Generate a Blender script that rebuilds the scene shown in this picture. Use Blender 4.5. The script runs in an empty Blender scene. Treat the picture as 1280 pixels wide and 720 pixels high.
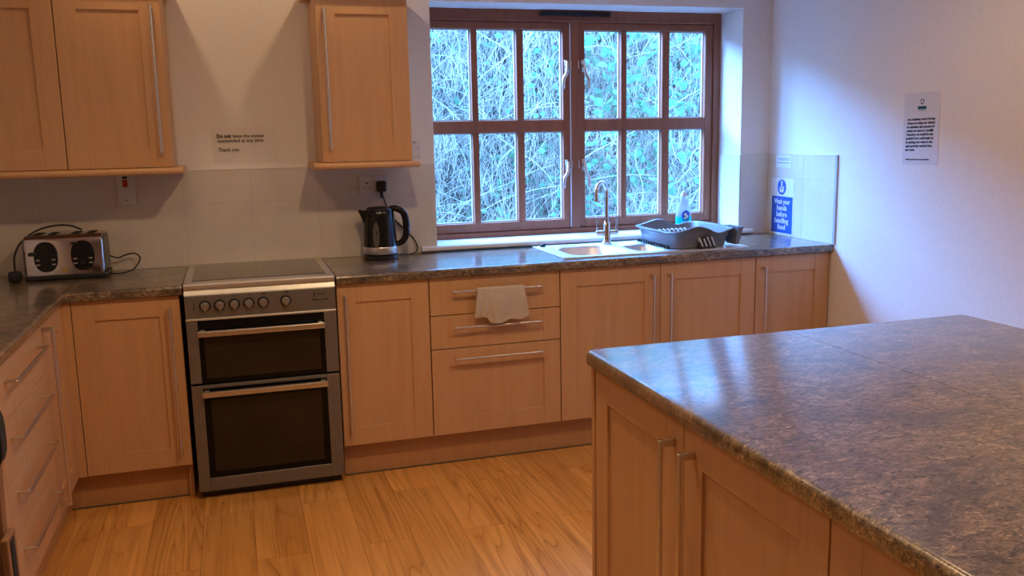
import bpy, bmesh, math, random
from mathutils import Vector, Matrix

random.seed(7)
SC = bpy.context.scene
COL = SC.collection
PI = math.pi

# ------------------------------------------------------------------ camera
cam_d = bpy.data.cameras.new('camera')
cam_d.sensor_width = 36.0
cam_d.lens = 1129.82 * 36.0 / 1280.0
cam_d.clip_start = 0.02
cam = bpy.data.objects.new('camera', cam_d)
COL.objects.link(cam)
_r = Vector((0.95566563, -0.29380491, -0.01954154))
_u = Vector((0.06813368, 0.15607957, 0.98539178))
_f = Vector((0.28646291, 0.9430365, -0.1691779))
M = Matrix.Identity(4)
for i in range(3):
    M[i][0] = _r[i]; M[i][1] = _u[i]; M[i][2] = -_f[i]
M[0][3], M[1][3], M[2][3] = 0.2027, -4.4148, 1.4902
cam.matrix_world = M
SC.camera = cam

# ------------------------------------------------------------------ exposure, world, daylight
SC.view_settings.view_transform = 'Standard'
SC.view_settings.look = 'None'
SC.view_settings.exposure = 0.0
SC.view_settings.gamma = 1.0
SC.view_settings.use_curve_mapping = False
SC.cycles.use_denoising = True
SC.cycles.max_bounces = 8
SC.cycles.transparent_max_bounces = 12
SC.cycles.sample_clamp_indirect = 6.0

SKY_COL = (0.19, 0.55, 1.35)
SKY_STRENGTH = 20.0
SUN_STRENGTH = 54.0
LAMP_W = 36.0
LAMP_COL = (1.0, 0.685, 0.40)

world = bpy.data.worlds.new('overcast_sky')
SC.world = world
world.use_nodes = True
bg = world.node_tree.nodes['Background']
bg.inputs[0].default_value = (*SKY_COL, 1)
bg.inputs[1].default_value = SKY_STRENGTH

sun_d = bpy.data.lights.new('daylight', 'SUN')       # broad bright part of an overcast sky
sun_d.energy = SUN_STRENGTH
sun_d.angle = math.radians(60)
sun_d.color = (0.21, 0.51, 1.30)
sun = bpy.data.objects.new('daylight', sun_d)
COL.objects.link(sun)
sun.rotation_euler = Vector((0.72, -0.88, -0.70)).to_track_quat('-Z', 'Y').to_euler()

por_d = bpy.data.lights.new('window_daylight_portal', 'AREA')
por_d.shape = 'RECTANGLE'; por_d.size = 1.7; por_d.size_y = 1.2
por_d.cycles.is_portal = True
por = bpy.data.objects.new('window_daylight_portal', por_d)
COL.objects.link(por)
por.location = (2.01, 0.36, 1.53)
por.rotation_euler = Vector((0, -1, 0)).to_track_quat('-Z', 'Z').to_euler()

# ------------------------------------------------------------------ materials
def new_mat(name):
    m = bpy.data.materials.new(name); m.use_nodes = True
    nt = m.node_tree
    return m, nt, nt.nodes['Principled BSDF']

def N(nt, typ, **kw):
    n = nt.nodes.new(typ)
    for k, v in kw.items():
        if k.startswith('_'): setattr(n, k[1:], v)
        else: n.inputs[k.replace('__', ' ')].default_value = v
    return n

def L(nt, a, b): nt.links.new(a, b)

def ramp(nt, fac, stops, interp='LINEAR'):
    r = nt.nodes.new('ShaderNodeValToRGB'); r.color_ramp.interpolation = interp
    e = r.color_ramp.elements
    while len(e) > 1: e.remove(e[-1])
    e[0].position = stops[0][0]; e[0].color = (*stops[0][1], 1)
    for p, c in stops[1:]:
        q = e.new(p); q.color = (*c, 1)
    L(nt, fac, r.inputs[0])
    return r

def coords(nt, scale=(1, 1, 1), kind='Object', rot=(0, 0, 0)):
    tc = nt.nodes.new('ShaderNodeTexCoord'); mp = nt.nodes.new('ShaderNodeMapping')
    mp.inputs['Scale'].default_value = scale; mp.inputs['Rotation'].default_value = rot
    L(nt, tc.outputs[kind], mp.inputs[0]); return mp.outputs[0]

def mix(nt, fac, a, b, mode='MIX'):
    n = nt.nodes.new('ShaderNodeMix'); n.data_type = 'RGBA'; n.blend_type = mode
    for s, v in ((0, fac), (6, a), (7, b)):
        if hasattr(v, 'links') or hasattr(v, 'is_linked'): L(nt, v, n.inputs[s])
        elif s == 0: n.inputs[0].default_value = v
        else: n.inputs[s].default_value = (*v, 1)
    return n.outputs[2]

def bump(nt, b, h, strength=0.1, dist=0.002):
    n = nt.nodes.new('ShaderNodeBump'); n.inputs['Strength'].default_value = strength
    n.inputs['Distance'].default_value = dist
    L(nt, h, n.inputs['Height']); L(nt, n.outputs[0], b.inputs['Normal'])

def simple(name, col, rough=0.5, metal=0.0, noise=0.04, nscale=30, bmp=0.0, spec=0.5, coat=0.0):
    m, nt, b = new_mat(name)
    v = coords(nt)
    t = N(nt, 'ShaderNodeTexNoise', Scale=nscale, Detail=4); L(nt, v, t.inputs['Vector'])
    lo = tuple(max(0, c * (1 - noise * 2)) for c in col); hi = tuple(min(1, c * (1 + noise * 2)) for c in col)
    r = ramp(nt, t.outputs[0], [(0.3, lo), (0.7, hi)]); L(nt, r.outputs[0], b.inputs['Base Color'])
    b.inputs['Roughness'].default_value = rough; b.inputs['Metallic'].default_value = metal
    b.inputs['Specular IOR Level'].default_value = spec
    b.inputs['Coat Weight'].default_value = coat
    if bmp: bump(nt, b, t.outputs[0], bmp)
    return m

MAT = {}
MAT['wall'] = simple('painted_plaster', (0.82, 0.78, 0.73), 0.85, noise=0.012, nscale=60, bmp=0.08, spec=0.25)
MAT['ceiling'] = simple('ceiling_paint', (0.86, 0.85, 0.83), 0.9, noise=0.01)
MAT['white'] = simple('white_gloss_paint', (0.82, 0.81, 0.78), 0.35, noise=0.01)
MAT['plastic_white'] = simple('white_plastic', (0.72, 0.70, 0.68), 0.35, noise=0.01)
MAT['splash'] = simple('cream_laminate_splashback', (0.70, 0.64, 0.55), 0.3, noise=0.015, nscale=20)
MAT['groove'] = simple('pale_joint', (0.57, 0.50, 0.40), 0.6)
MAT['steel'] = simple('brushed_steel', (0.62, 0.60, 0.57), 0.28, 1.0, noise=0.05, nscale=80)
MAT['nickel'] = simple('satin_nickel', (0.70, 0.65, 0.60), 0.28, 1.0, noise=0.03, nscale=80)
MAT['chrome'] = simple('polished_chrome', (0.80, 0.80, 0.80), 0.07, 1.0, noise=0.0)
MAT['knobmetal'] = simple('knob_metal', (0.45, 0.45, 0.46), 0.3, 0.9, noise=0.0)
MAT['toasterchrome'] = simple('toaster_chrome', (0.50, 0.46, 0.42), 0.10, 1.0, noise=0.0)
MAT['sinksteel'] = simple('sink_steel', (0.90, 0.90, 0.90), 0.38, 0.85, noise=0.02)
MAT['cooker'] = simple('silver_grey_enamel', (0.215, 0.205, 0.19), 0.38, 0.6, noise=0.02)
MAT['cookerlight'] = simple('satin_silver', (0.62, 0.60, 0.54), 0.35, 0.7, noise=0.02)
MAT['black'] = simple('black_plastic', (0.012, 0.012, 0.013), 0.32, noise=0.05)
MAT['blackgloss'] = simple('black_gloss_plastic', (0.008, 0.008, 0.009), 0.16, noise=0.05, spec=0.35)
MAT['ovenglass'] = simple('dark_oven_glass', (0.022, 0.016, 0.012), 0.14, noise=0.1, nscale=8, spec=0.35)
MAT['ovenblack'] = simple('black_oven_glass_border', (0.004, 0.004, 0.004), 0.2, noise=0.1, spec=0.2)
MAT['hobglass'] = simple('ceramic_hob_glass', (0.03, 0.028, 0.025), 0.06, noise=0.05, coat=0.5)
MAT['dark'] = simple('dark_void', (0.02, 0.018, 0.016), 0.8)
MAT['rackgrey'] = simple('grey_plastic', (0.17, 0.18, 0.20), 0.38, noise=0.02)
MAT['rackwhite'] = simple('white_rib_plastic', (0.7, 0.72, 0.74), 0.4)
MAT['red'] = simple('red_rocker', (0.45, 0.02, 0.01), 0.35)
MAT['redfab'] = simple('red_piping', (0.40, 0.03, 0.015), 0.8)
MAT['blackfab'] = simple('black_upholstery', (0.012, 0.011, 0.011), 0.85, bmp=0.3, nscale=300)
MAT['blue'] = simple('sign_blue', (0.012, 0.10, 0.48), 0.3, noise=0.02)
MAT['signwhite'] = simple('sign_white', (0.80, 0.82, 0.84), 0.3, noise=0.01)
MAT['paper'] = simple('laminated_paper', (0.74, 0.73, 0.74), 0.22, noise=0.01)
MAT['ink'] = simple('black_ink', (0.012, 0.010, 0.03), 0.6)
MAT['inkcooker'] = simple('black_print', (0.02, 0.012, 0.015), 0.6)
MAT['teal'] = simple('teal_ink', (0.02, 0.17, 0.20), 0.5)
MAT['yellow'] = simple('yellow_sticker', (0.45, 0.27, 0.02), 0.5)
MAT['caulk'] = simple('cracked_caulk', (0.30, 0.20, 0.12), 0.8)
MAT['mortar'] = simple('dusty_floor_edge', (0.10, 0.075, 0.045), 0.9, noise=0.2)
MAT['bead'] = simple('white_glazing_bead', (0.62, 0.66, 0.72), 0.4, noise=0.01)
MAT['zinc'] = simple('alloy_edge_trim', (0.52, 0.50, 0.50), 0.4, 0.6, noise=0.03)
MAT['cap'] = simple('white_cap', (0.75, 0.76, 0.78), 0.35)

def wood(name, base, dark, light, rough=0.38, scale=(18, 18, 1.1)):
    m, nt, b = new_mat(name)
    v = coords(nt, scale)
    t1 = N(nt, 'ShaderNodeTexNoise', Scale=1.6, Detail=5, Roughness=0.6, Distortion=0.4); L(nt, v, t1.inputs['Vector'])
    r1 = ramp(nt, t1.outputs[0], [(0.25, dark), (0.5, base), (0.78, light)])
    v2 = coords(nt, (150, 150, 5))
    t2 = N(nt, 'ShaderNodeTexNoise', Scale=1.0, Detail=3); L(nt, v2, t2.inputs['Vector'])
    r2 = ramp(nt, t2.outputs[0], [(0.3, (0.96, 0.96, 0.96)), (0.65, (1.015, 1.015, 1.015))])
    c = mix(nt, 1.0, r1.outputs[0], r2.outputs[0], 'MULTIPLY')
    L(nt, c, b.inputs['Base Color']); b.inputs['Roughness'].default_value = rough
    b.inputs['Specular IOR Level'].default_value = 0.4
    bump(nt, b, t2.outputs[0], 0.04, 0.001)
    return m

MAT['beech'] = wood('beech_door', (0.60, 0.345, 0.165), (0.555, 0.31, 0.142), (0.625, 0.365, 0.178))
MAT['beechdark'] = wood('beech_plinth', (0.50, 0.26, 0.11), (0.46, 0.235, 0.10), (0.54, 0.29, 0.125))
MAT['carcass'] = wood('carcass_edge', (0.30, 0.15, 0.065), (0.26, 0.13, 0.055), (0.34, 0.17, 0.075))
MAT['mahogany'] = wood('mahogany_window', (0.27, 0.088, 0.040), (0.21, 0.066, 0.030), (0.32, 0.110, 0.052), 0.5)
MAT['chairwood'] = wood('chair_wood', (0.28, 0.14, 0.06), (0.22, 0.11, 0.05), (0.34, 0.17, 0.075), 0.4)

def floor_mat():
    m, nt, b = new_mat('wood_laminate_planks')
    tc = nt.nodes.new('ShaderNodeTexCoord')
    mp = nt.nodes.new('ShaderNodeMapping'); mp.inputs['Rotation'].default_value = (0, 0, PI / 2)
    L(nt, tc.outputs['Object'], mp.inputs[0])
    br = nt.nodes.new('ShaderNodeTexBrick')
    br.offset = 0.37; br.inputs['Color1'].default_value = (0, 0, 0, 1); br.inputs['Color2'].default_value = (1, 1, 1, 1)
    br.inputs['Mortar'].default_value = (0.5, 0.5, 0.5, 1)
    br.inputs['Scale'].default_value = 1.0; br.inputs['Brick Width'].default_value = 1.25
    br.inputs['Row Height'].default_value = 0.19; br.inputs['Mortar Size'].default_value = 0.0010
    br.inputs['Mortar Smooth'].default_value = 0.2
    L(nt, mp.outputs[0], br.inputs['Vector'])
    # per-plank offset of grain
    sep = nt.nodes.new('ShaderNodeVectorMath'); sep.operation = 'SCALE'; sep.inputs[3].default_value = 37.0
    L(nt, br.outputs['Color'], sep.inputs[0])
    add = nt.nodes.new('ShaderNodeVectorMath'); add.operation = 'ADD'
    L(nt, tc.outputs['Object'], add.inputs[0]); L(nt, sep.outputs[0], add.inputs[1])
    ms = nt.nodes.new('ShaderNodeMapping'); ms.inputs['Scale'].default_value = (5.6, 0.42, 1)
    L(nt, add.outputs[0], ms.inputs[0])
    t = N(nt, 'ShaderNodeTexNoise', Scale=1.0, Detail=2.5, Roughness=0.45, Distortion=0.5); L(nt, ms.outputs[0], t.inputs['Vector'])
    mul = nt.nodes.new('ShaderNodeMath'); mul.operation = 'MULTIPLY'; mul.inputs[1].default_value = 15.0; L(nt, t.outputs[0], mul.inputs[0])
    fr = nt.nodes.new('ShaderNodeMath'); fr.operation = 'FRACT'; L(nt, mul.outputs[0], fr.inputs[0])
    ring = ramp(nt, fr.outputs[0], [(0.0, (0.62, 0.54, 0.48)), (0.06, (0.84, 0.80, 0.76)), (0.30, (0.97, 0.96, 0.95)), (0.6, (1.05, 1.05, 1.05)), (0.93, (0.95, 0.94, 0.93)), (1.0, (0.66, 0.58, 0.52))])
    # modulate where the dark lines show
    t3 = N(nt, 'ShaderNodeTexNoise', Scale=1.3, Detail=1); L(nt, ms.outputs[0], t3.inputs['Vector'])
    msk = ramp(nt, t3.outputs[0], [(0.38, (0.15, 0.15, 0.15)), (0.60, (1, 1, 1))])
    ring2 = mix(nt, msk.outputs[0], (1, 1, 1), ring.outputs[0])
    fine = nt.nodes.new('ShaderNodeMapping'); fine.inputs['Scale'].default_value = (70, 2.2, 1); L(nt, add.outputs[0], fine.inputs[0])
    t2 = N(nt, 'ShaderNodeTexNoise', Scale=1.0, Detail=4); L(nt, fine.outputs[0], t2.inputs['Vector'])
    f2 = ramp(nt, t2.outputs[0], [(0.3, (0.82, 0.79, 0.77)), (0.48, (0.97, 0.97, 0.97)), (0.7, (1.08, 1.08, 1.08))])
    base = ramp(nt, t.outputs[0], [(0.3, (0.64, 0.29, 0.066)), (0.55, (0.76, 0.375, 0.092)), (0.75, (0.67, 0.32, 0.08))])
    pl = mix(nt, br.outputs['Color'], (0.90, 0.88, 0.86), (1.10, 1.09, 1.08))
    c = mix(nt, 1.0, base.outputs[0], ring2, 'MULTIPLY')
    c = mix(nt, 1.0, c, f2.outputs[0], 'MULTIPLY')
    c = mix(nt, 1.0, c, pl, 'MULTIPLY')
    c = mix(nt, br.outputs['Fac'], c, (0.27, 0.11, 0.035))
    L(nt, c, b.inputs['Base Color'])
    b.inputs['Roughness'].default_value = 0.20
    b.inputs['Specular IOR Level'].default_value = 0.5
    inv = nt.nodes.new('ShaderNodeMath'); inv.operation = 'SUBTRACT'; inv.inputs[0].default_value = 1.0; L(nt, br.outputs['Fac'], inv.inputs[1])
    bump(nt, b, inv.outputs[0], 0.25, 0.001)
    return m
MAT['floor'] = floor_mat()

def stone_mat(name='mottled_stone_laminate', rough=0.2):
    m, nt, b = new_mat(name)
    v = coords(nt, (0.55, 1.0, 1.0))
    big = N(nt, 'ShaderNodeTexNoise', Scale=9, Detail=4, Roughness=0.6, Distortion=0.8); L(nt, v, big.inputs['Vector'])
    med = N(nt, 'ShaderNodeTexNoise', Scale=48, Detail=6, Roughness=0.72, Distortion=1.3); L(nt, v, med.inputs['Vector'])
    fin = N(nt, 'ShaderNodeTexNoise', Scale=120, Detail=4, Roughness=0.65, Distortion=1.6); L(nt, v, fin.inputs['Vector'])
    dk = N(nt, 'ShaderNodeTexNoise', Scale=75, Detail=3, Roughness=0.6, Distortion=0.8); L(nt, coords(nt, (0.6, 1.0, 1.0), rot=(0, 0, .3)), dk.inputs['Vector'])
    cb = ramp(nt, big.outputs[0], [(0.32, (0.078, 0.060, 0.050)), (0.42, (0.120, 0.092, 0.070)), (0.50, (0.165, 0.118, 0.070)), (0.57, (0.215, 0.162, 0.112)), (0.66, (0.125, 0.095, 0.062))])
    cm = ramp(nt, med.outputs[0], [(0.34, (0.30, 0.26, 0.24)), (0.45, (0.80, 0.76, 0.74)), (0.55, (1.15, 1.12, 1.05)), (0.66, (1.75, 1.65, 1.40))])
    c = mix(nt, 1.0, cb.outputs[0], cm.outputs[0], 'MULTIPLY')
    cf = ramp(nt, fin.outputs[0], [(0.37, (0.35, 0.32, 0.30)), (0.48, (1.0, 1.0, 1.0)), (0.58, (1.15, 1.12, 1.08)), (0.64, (2.5, 2.4, 2.0))])
    c = mix(nt, 1.0, c, cf.outputs[0], 'MULTIPLY')
    cd = ramp(nt, dk.outputs[0], [(0.34, (0.10, 0.08, 0.08)), (0.42, (1.0, 1.0, 1.0))])
    c = mix(nt, 1.0, c, cd.outputs[0], 'MULTIPLY')
    L(nt, c, b.inputs['Base Color'])
    b.inputs['Roughness'].default_value = 0.30
    b.inputs['Specular IOR Level'].default_value = 0.5
    b.inputs['Coat Weight'].default_value = 1.0; b.inputs['Coat IOR'].default_value = 1.5; b.inputs['Coat Roughness'].default_value = 0.14
    return m
MAT['stone'] = stone_mat()

def glass_mat(name, tint=(0.97, 0.99, 1.0), refl=0.07):
    m, nt, b = new_mat(name)
    out = nt.nodes['Material Output']; nt.nodes.remove(b)
    tr = N(nt, 'ShaderNodeBsdfTransparent'); tr.inputs[0].default_value = (*tint, 1)
    gl = N(nt, 'ShaderNodeBsdfGlossy', Roughness=0.02)
    mx = N(nt, 'ShaderNodeMixShader', Fac=refl)
    L(nt, tr.outputs[0], mx.inputs[1]); L(nt, gl.outputs[0], mx.inputs[2]); L(nt, mx.outputs[0], out.inputs[0])
    return m
MAT['glass'] = glass_mat('window_glass')
MAT['film'] = glass_mat('clear_laminate_sheet', (1, 1, 1), 0.03)
def clear_mat():
    m, nt, b = new_mat('clear_bottle_plastic')
    out = nt.nodes['Material Output']
    b.inputs['Base Color'].default_value = (0.75, 0.80, 0.85, 1); b.inputs['Roughness'].default_value = 0.1
    tr = N(nt, 'ShaderNodeBsdfTransparent'); tr.inputs[0].default_value = (0.9, 0.96, 1.0, 1)
    mx = N(nt, 'ShaderNodeMixShader', Fac=0.42)
    L(nt, tr.outputs[0], mx.inputs[1]); L(nt, b.outputs[0], mx.inputs[2]); L(nt, mx.outputs[0], out.inputs[0])
    return m
MAT['clearplastic'] = clear_mat()

def liquid_mat():
    m, nt, b = new_mat('turquoise_liquid')
    b.inputs['Base Color'].default_value = (0.01, 0.50, 0.55, 1); b.inputs['Roughness'].default_value = 0.08
    b.inputs['Subsurface Weight'].default_value = 0.0
    out = nt.nodes['Material Output']
    tl = N(nt, 'ShaderNodeBsdfTranslucent'); tl.inputs[0].default_value = (0.02, 0.85, 0.85, 1)
    mx = N(nt, 'ShaderNodeMixShader', Fac=0.6)
    L(nt, b.outputs[0], mx.inputs[1]); L(nt, tl.outputs[0], mx.inputs[2]); L(nt, mx.outputs[0], out.inputs[0])
    return m
MAT['liquid'] = liquid_mat()

def cloth_mat():
    m, nt, b = new_mat('beige_terry_cloth')
    v = coords(nt)
    t = N(nt, 'ShaderNodeTexNoise', Scale=260, Detail=3); L(nt, v, t.inputs['Vector'])
    r = ramp(nt, t.outputs[0], [(0.3, (0.48, 0.40, 0.31)), (0.7, (0.64, 0.54, 0.43))]); L(nt, r.outputs[0], b.inputs['Base Color'])
    b.inputs['Roughness'].default_value = 0.95; b.inputs['Specular IOR Level'].default_value = 0.1
    bump(nt, b, t.outputs[0], 0.5, 0.002)
    return m
MAT['cloth'] = cloth_mat()

def plant_mat(name, c1, c2, transl=0.35, scale=3.0):
    m, nt, b = new_mat(name)
    g = nt.nodes.new('ShaderNodeTexCoord')
    t = N(nt, 'ShaderNodeTexNoise', Scale=scale, Detail=3); L(nt, g.outputs['Object'], t.inputs['Vector'])
    r = ramp(nt, t.outputs[0], [(0.3, c1), (0.7, c2)]); L(nt, r.outputs[0], b.inputs['Base Color'])
    b.inputs['Roughness'].default_value = 0.6
    out = nt.nodes['Material Output']
    tl = nt.nodes.new('ShaderNodeBsdfTranslucent'); L(nt, r.outputs[0], tl.inputs[0])
    mx = N(nt, 'ShaderNodeMixShader', Fac=transl)
    L(nt, b.outputs[0], mx.inputs[1]); L(nt, tl.outputs[0], mx.inputs[2]); L(nt, mx.outputs[0], out.inputs[0])
    return m
MAT['leaf'] = plant_mat('bramble_leaf', (0.04, 0.12, 0.055), (0.12, 0.30, 0.15))
MAT['straw'] = plant_mat('dry_stalk', (0.09, 0.085, 0.065), (0.60, 0.47, 0.34), 0.1)
MAT['cane'] = plant_mat('pale_cane', (0.22, 0.22, 0.17), (0.46, 0.42, 0.32), 0.05)
MAT['soil'] = simple('dark_bank_soil', (0.020, 0.018, 0.016), 0.95, noise=0.4, nscale=6)

# ------------------------------------------------------------------ geometry helpers
def bm_new(): return bmesh.new()

def merge(bm, tmp, mat=None):
    me = bpy.data.meshes.new('tmp'); 
    if mat is not None: tmp.transform(mat)
    tmp.to_mesh(me); tmp.free(); bm.from_mesh(me); bpy.data.meshes.remove(me)

def box(bm, x0, x1, y0, y1, z0, z1, bev=0.0, seg=2, mat=None):
    t = bmesh.new(); bmesh.ops.create_cube(t, size=1.0)
    sx, sy, sz = x1 - x0, y1 - y0, z1 - z0
    for v in t.verts:
        v.co = Vector(((v.co.x + .5) * sx + x0, (v.co.y + .5) * sy + y0, (v.co.z + .5) * sz + z0))
    bmesh.ops.recalc_face_normals(t, faces=t.faces)
    if bev > 0:
        bmesh.ops.bevel(t, geom=list(t.edges), offset=min(bev, .49 * min(abs(sx), abs(sy), abs(sz))), segments=seg, affect='EDGES', profile=0.5)
    merge(bm, t, mat)

def loft(bm, loops, cap=True, closed=True):
    rings = [[bm.verts.new(p) for p in lp] for lp in loops]
    n = len(rings[0])
    for a, b_ in zip(rings, rings[1:]):
        for i in range(n if closed else n - 1):
            j = (i + 1) % n
            bm.faces.new((a[i], a[j], b_[j], b_[i]))
    if cap:
        bm.faces.new(list(reversed(rings[0]))); bm.faces.new(rings[-1])
    return rings

def tube(bm, pts, r, seg=10, cap=True):
    pts = [Vector(p) for p in pts]; n = len(pts)
    rs = r if isinstance(r, (list, tuple)) else [r] * n
    t0 = (pts[1] - pts[0]).normalized()
    a = Vector((0, 0, 1)) if abs(t0.z) < 0.9 else Vector((1, 0, 0))
    u = t0.cross(a).normalized(); loops = []
    for i, p in enumerate(pts):
        t = (pts[min(i + 1, n - 1)] - pts[max(i - 1, 0)]).normalized()
        u = (u - t * u.dot(t)).normalized(); w = t.cross(u)
        loops.append([p + (u * math.cos(2 * PI * k / seg) + w * math.sin(2 * PI * k / seg)) * rs[i] for k in range(seg)])
    loft(bm, loops, cap)

def smooth_path(pts, sub=6):
    P = [Vector(p) for p in pts]; P = [2 * P[0] - P[1]] + P + [2 * P[-1] - P[-2]]; out = []
    for i in range(1, len(P) - 2):
        for k in range(sub):
            t = k / sub; a, b, c, d = P[i - 1], P[i], P[i + 1], P[i + 2]
            out.append(0.5 * ((2 * b) + (c - a) * t + (2 * a - 5 * b + 4 * c - d) * t * t + (3 * b - a - 3 * c + d) * t ** 3))
    out.append(P[-2]); return out

def lathe(bm, prof, c, seg=32, sx=1.0, sy=1.0, cap=True):
    loops = [[Vector((c[0] + r * sx * math.cos(2 * PI * k / seg), c[1] + r * sy * math.sin(2 * PI * k / seg), c[2] + z)) for k in range(seg)] for r, z in prof]
    loft(bm, loops, cap)

def cyl(bm, p0, p1, r, seg=16, bev=0.0):
    p0, p1 = Vector(p0), Vector(p1)
    if bev > 0:
        d = (p1 - p0).normalized()
        tube(bm, [p0, p0 + d * bev, p1 - d * bev, p1], [r - bev, r, r, r - bev], seg)
    else: tube(bm, [p0, p1], r, seg)

def wm(o):
    m = o.matrix_basis.copy()
    return wm(o.parent) @ m if o.parent else m

def obj(name, bm, mat, parent=None, local=False, smooth=None, label=None, origin=None):
    """links bm as one mesh object. local: verts already in the parent's frame"""
    bmesh.ops.remove_doubles(bm, verts=bm.verts, dist=1e-6)
    bmesh.ops.recalc_face_normals(bm, faces=bm.faces)
    if parent is not None and not local: bm.transform(wm(parent).inverted())
    if origin is not None: bm.transform(Matrix.Translation(-Vector(origin)))
    me = bpy.data.meshes.new(name); bm.to_mesh(me); bm.free()
    me.materials.append(MAT[mat])
    if smooth:
        for p in me.polygons: p.use_smooth = True
        me.set_sharp_from_angle(angle=math.radians(smooth))
    o = bpy.data.objects.new(name, me); COL.objects.link(o)
    if parent is not None: o.parent = parent
    if origin is not None: o.location = origin
    if label: o['label'] = label
    return o

def thing(name, label, cat, loc=(0, 0, 0), rz=0.0, group=None):
    o = bpy.data.objects.new(name, None); COL.objects.link(o); o.empty_display_size = 0.05
    o.location = loc; o.rotation_euler = (0, 0, rz); o['label'] = label; o['category'] = cat
    if group: o['group'] = group
    return o

def tag(o, label, cat, group=None, kind=None):
    o['label'] = label; o['category'] = cat
    if group: o['group'] = group
    if kind: o['kind'] = kind
    return o

def struct(name, bm, mat, parent=None, label=None, cat=None, smooth=None):
    o = obj(name, bm, mat, parent, smooth=smooth)
    if parent is None:
        o['kind'] = 'structure'
        if label: o['label'] = label
        if cat: o['category'] = cat
    return o

def text_mesh(name, lines, size, mat, parent, origin, right, up, bold=0.0, sx=1.0, align='LEFT', spacing=1.0, name_mat=None, depth=0.0004):
    """flat lettering; origin = left (or centre) of first baseline, in world coordinates"""
    cu = bpy.data.curves.new('lettering', 'FONT'); cu.body = '\n'.join(lines); cu.size = size
    cu.align_x = align; cu.offset = bold; cu.space_line = spacing; cu.extrude = depth; cu.resolution_u = 2
    to = bpy.data.objects.new('lettering', cu); COL.objects.link(to)
    dg = bpy.context.evaluated_depsgraph_get(); dg.update()
    me = bpy.data.meshes.new_from_object(to.evaluated_get(dg))
    bpy.data.objects.remove(to); bpy.data.curves.remove(cu)
    right = Vector(right).normalized(); up = Vector(up).normalized(); n = right.cross(up)
    M4 = Matrix.Identity(4)
    for i in range(3):
        M4[i][0] = right[i] * sx; M4[i][1] = up[i]; M4[i][2] = n[i]; M4[i][3] = origin[i]
    me.transform((wm(parent).inverted() @ M4) if parent else M4)
    me.materials.clear(); me.materials.append(MAT[mat])
    o = bpy.data.objects.new(name, me); COL.objects.link(o)
    if parent: o.parent = parent
    return o

def fit(o, axis, width):
    vs = o.data.vertices; c = [v.co[axis] for v in vs]; a, b_ = min(c), max(c); k = width / (b_ - a)
    neg = axis == 1
    for v in vs: v.co[axis] = (b_ + (v.co[axis] - b_) * k) if neg else (a + (v.co[axis] - a) * k)

# ------------------------------------------------------------------ room shell
XL, XR, YF, ZC = -1.055, 3.045, -6.6, 2.42
WL, WR, WB, WT, WD = 1.157, 2.865, 0.90, 2.122, 0.30       # window opening, wall depth
TOP = 0.91

bm = bm_new(); box(bm, XL, XR, YF, 0.0, -0.06, 0.0); struct('floor', bm, 'floor')
bm = bm_new(); box(bm, XL - .1, XR + .1, YF - .1, WD, ZC, ZC + .08); struct('ceiling', bm, 'ceiling')
bm = bm_new()
box(bm, XL - .1, WL, 0, WD, -0.06, ZC); box(bm, WR, XR + .1, 0, WD, -0.06, ZC)
box(bm, WL, WR, 0, WD, -0.06, WB); box(bm, WL, WR, 0, WD, WT, ZC)
struct('wall_back', bm, 'wall')
bm = bm_new(); box(bm, XL - .1, XL, YF, 0, -0.06, ZC); struct('wall_left', bm, 'wall')
bm = bm_new(); box(bm, XR, XR + .1, YF, 0, -0.06, ZC); struct('wall_right', bm, 'wall')
bm = bm_new(); box(bm, XL - .1, XR + .1, YF - .1, YF, -0.06, ZC); struct('wall_front', bm, 'wall')
# window board
bm = bm_new()
prof = [(-.036, .922), (-.030, .917), (WD - .06, .917), (WD - .06, .941), (-.030, .941), (-.036, .936)]
loft(bm, [[Vector((x, y, z)) for y, z in prof] for x in (WL, WR)])
loft(bm, [[Vector((x, y, z)) for y, z in [(-.036, .922), (-.030, .917), (-.0005, .917), (-.0005, .941), (-.030, .941), (-.036, .936)]] for x in (1.072, WL)])
loft(bm, [[Vector((x, y, z)) for y, z in [(-.036, .922), (-.030, .917), (-.0005, .917), (-.0005, .941), (-.030, .941), (-.036, .936)]] for x in (WR, 2.935)])
struct('trim_1', bm, 'white', label='white painted window board below the brown window', cat='window sill')

# ---- window_1
win = thing('window_1', 'brown wooden twelve pane window with two casements above the sink', 'window', ((WL + WR) / 2, .23, .942))
win['kind'] = 'structure'
YW = 0.228
bm = bm_new()
box(bm, WL, WL + .012, YW, YW + .07, .941, WT, .002); box(bm, 2.822, WR, YW, YW + .07, .941, WT, .003)
box(bm, WL + .012, 2.822, YW, YW + .07, 2.062, WT, .003)
box(bm, WL + .012, 2.822, YW - .006, YW + .07, .941, .968, .004)
box(bm, 1.9665, 2.0095, YW - .004, YW + .07, .962, 2.066, .005)
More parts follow.
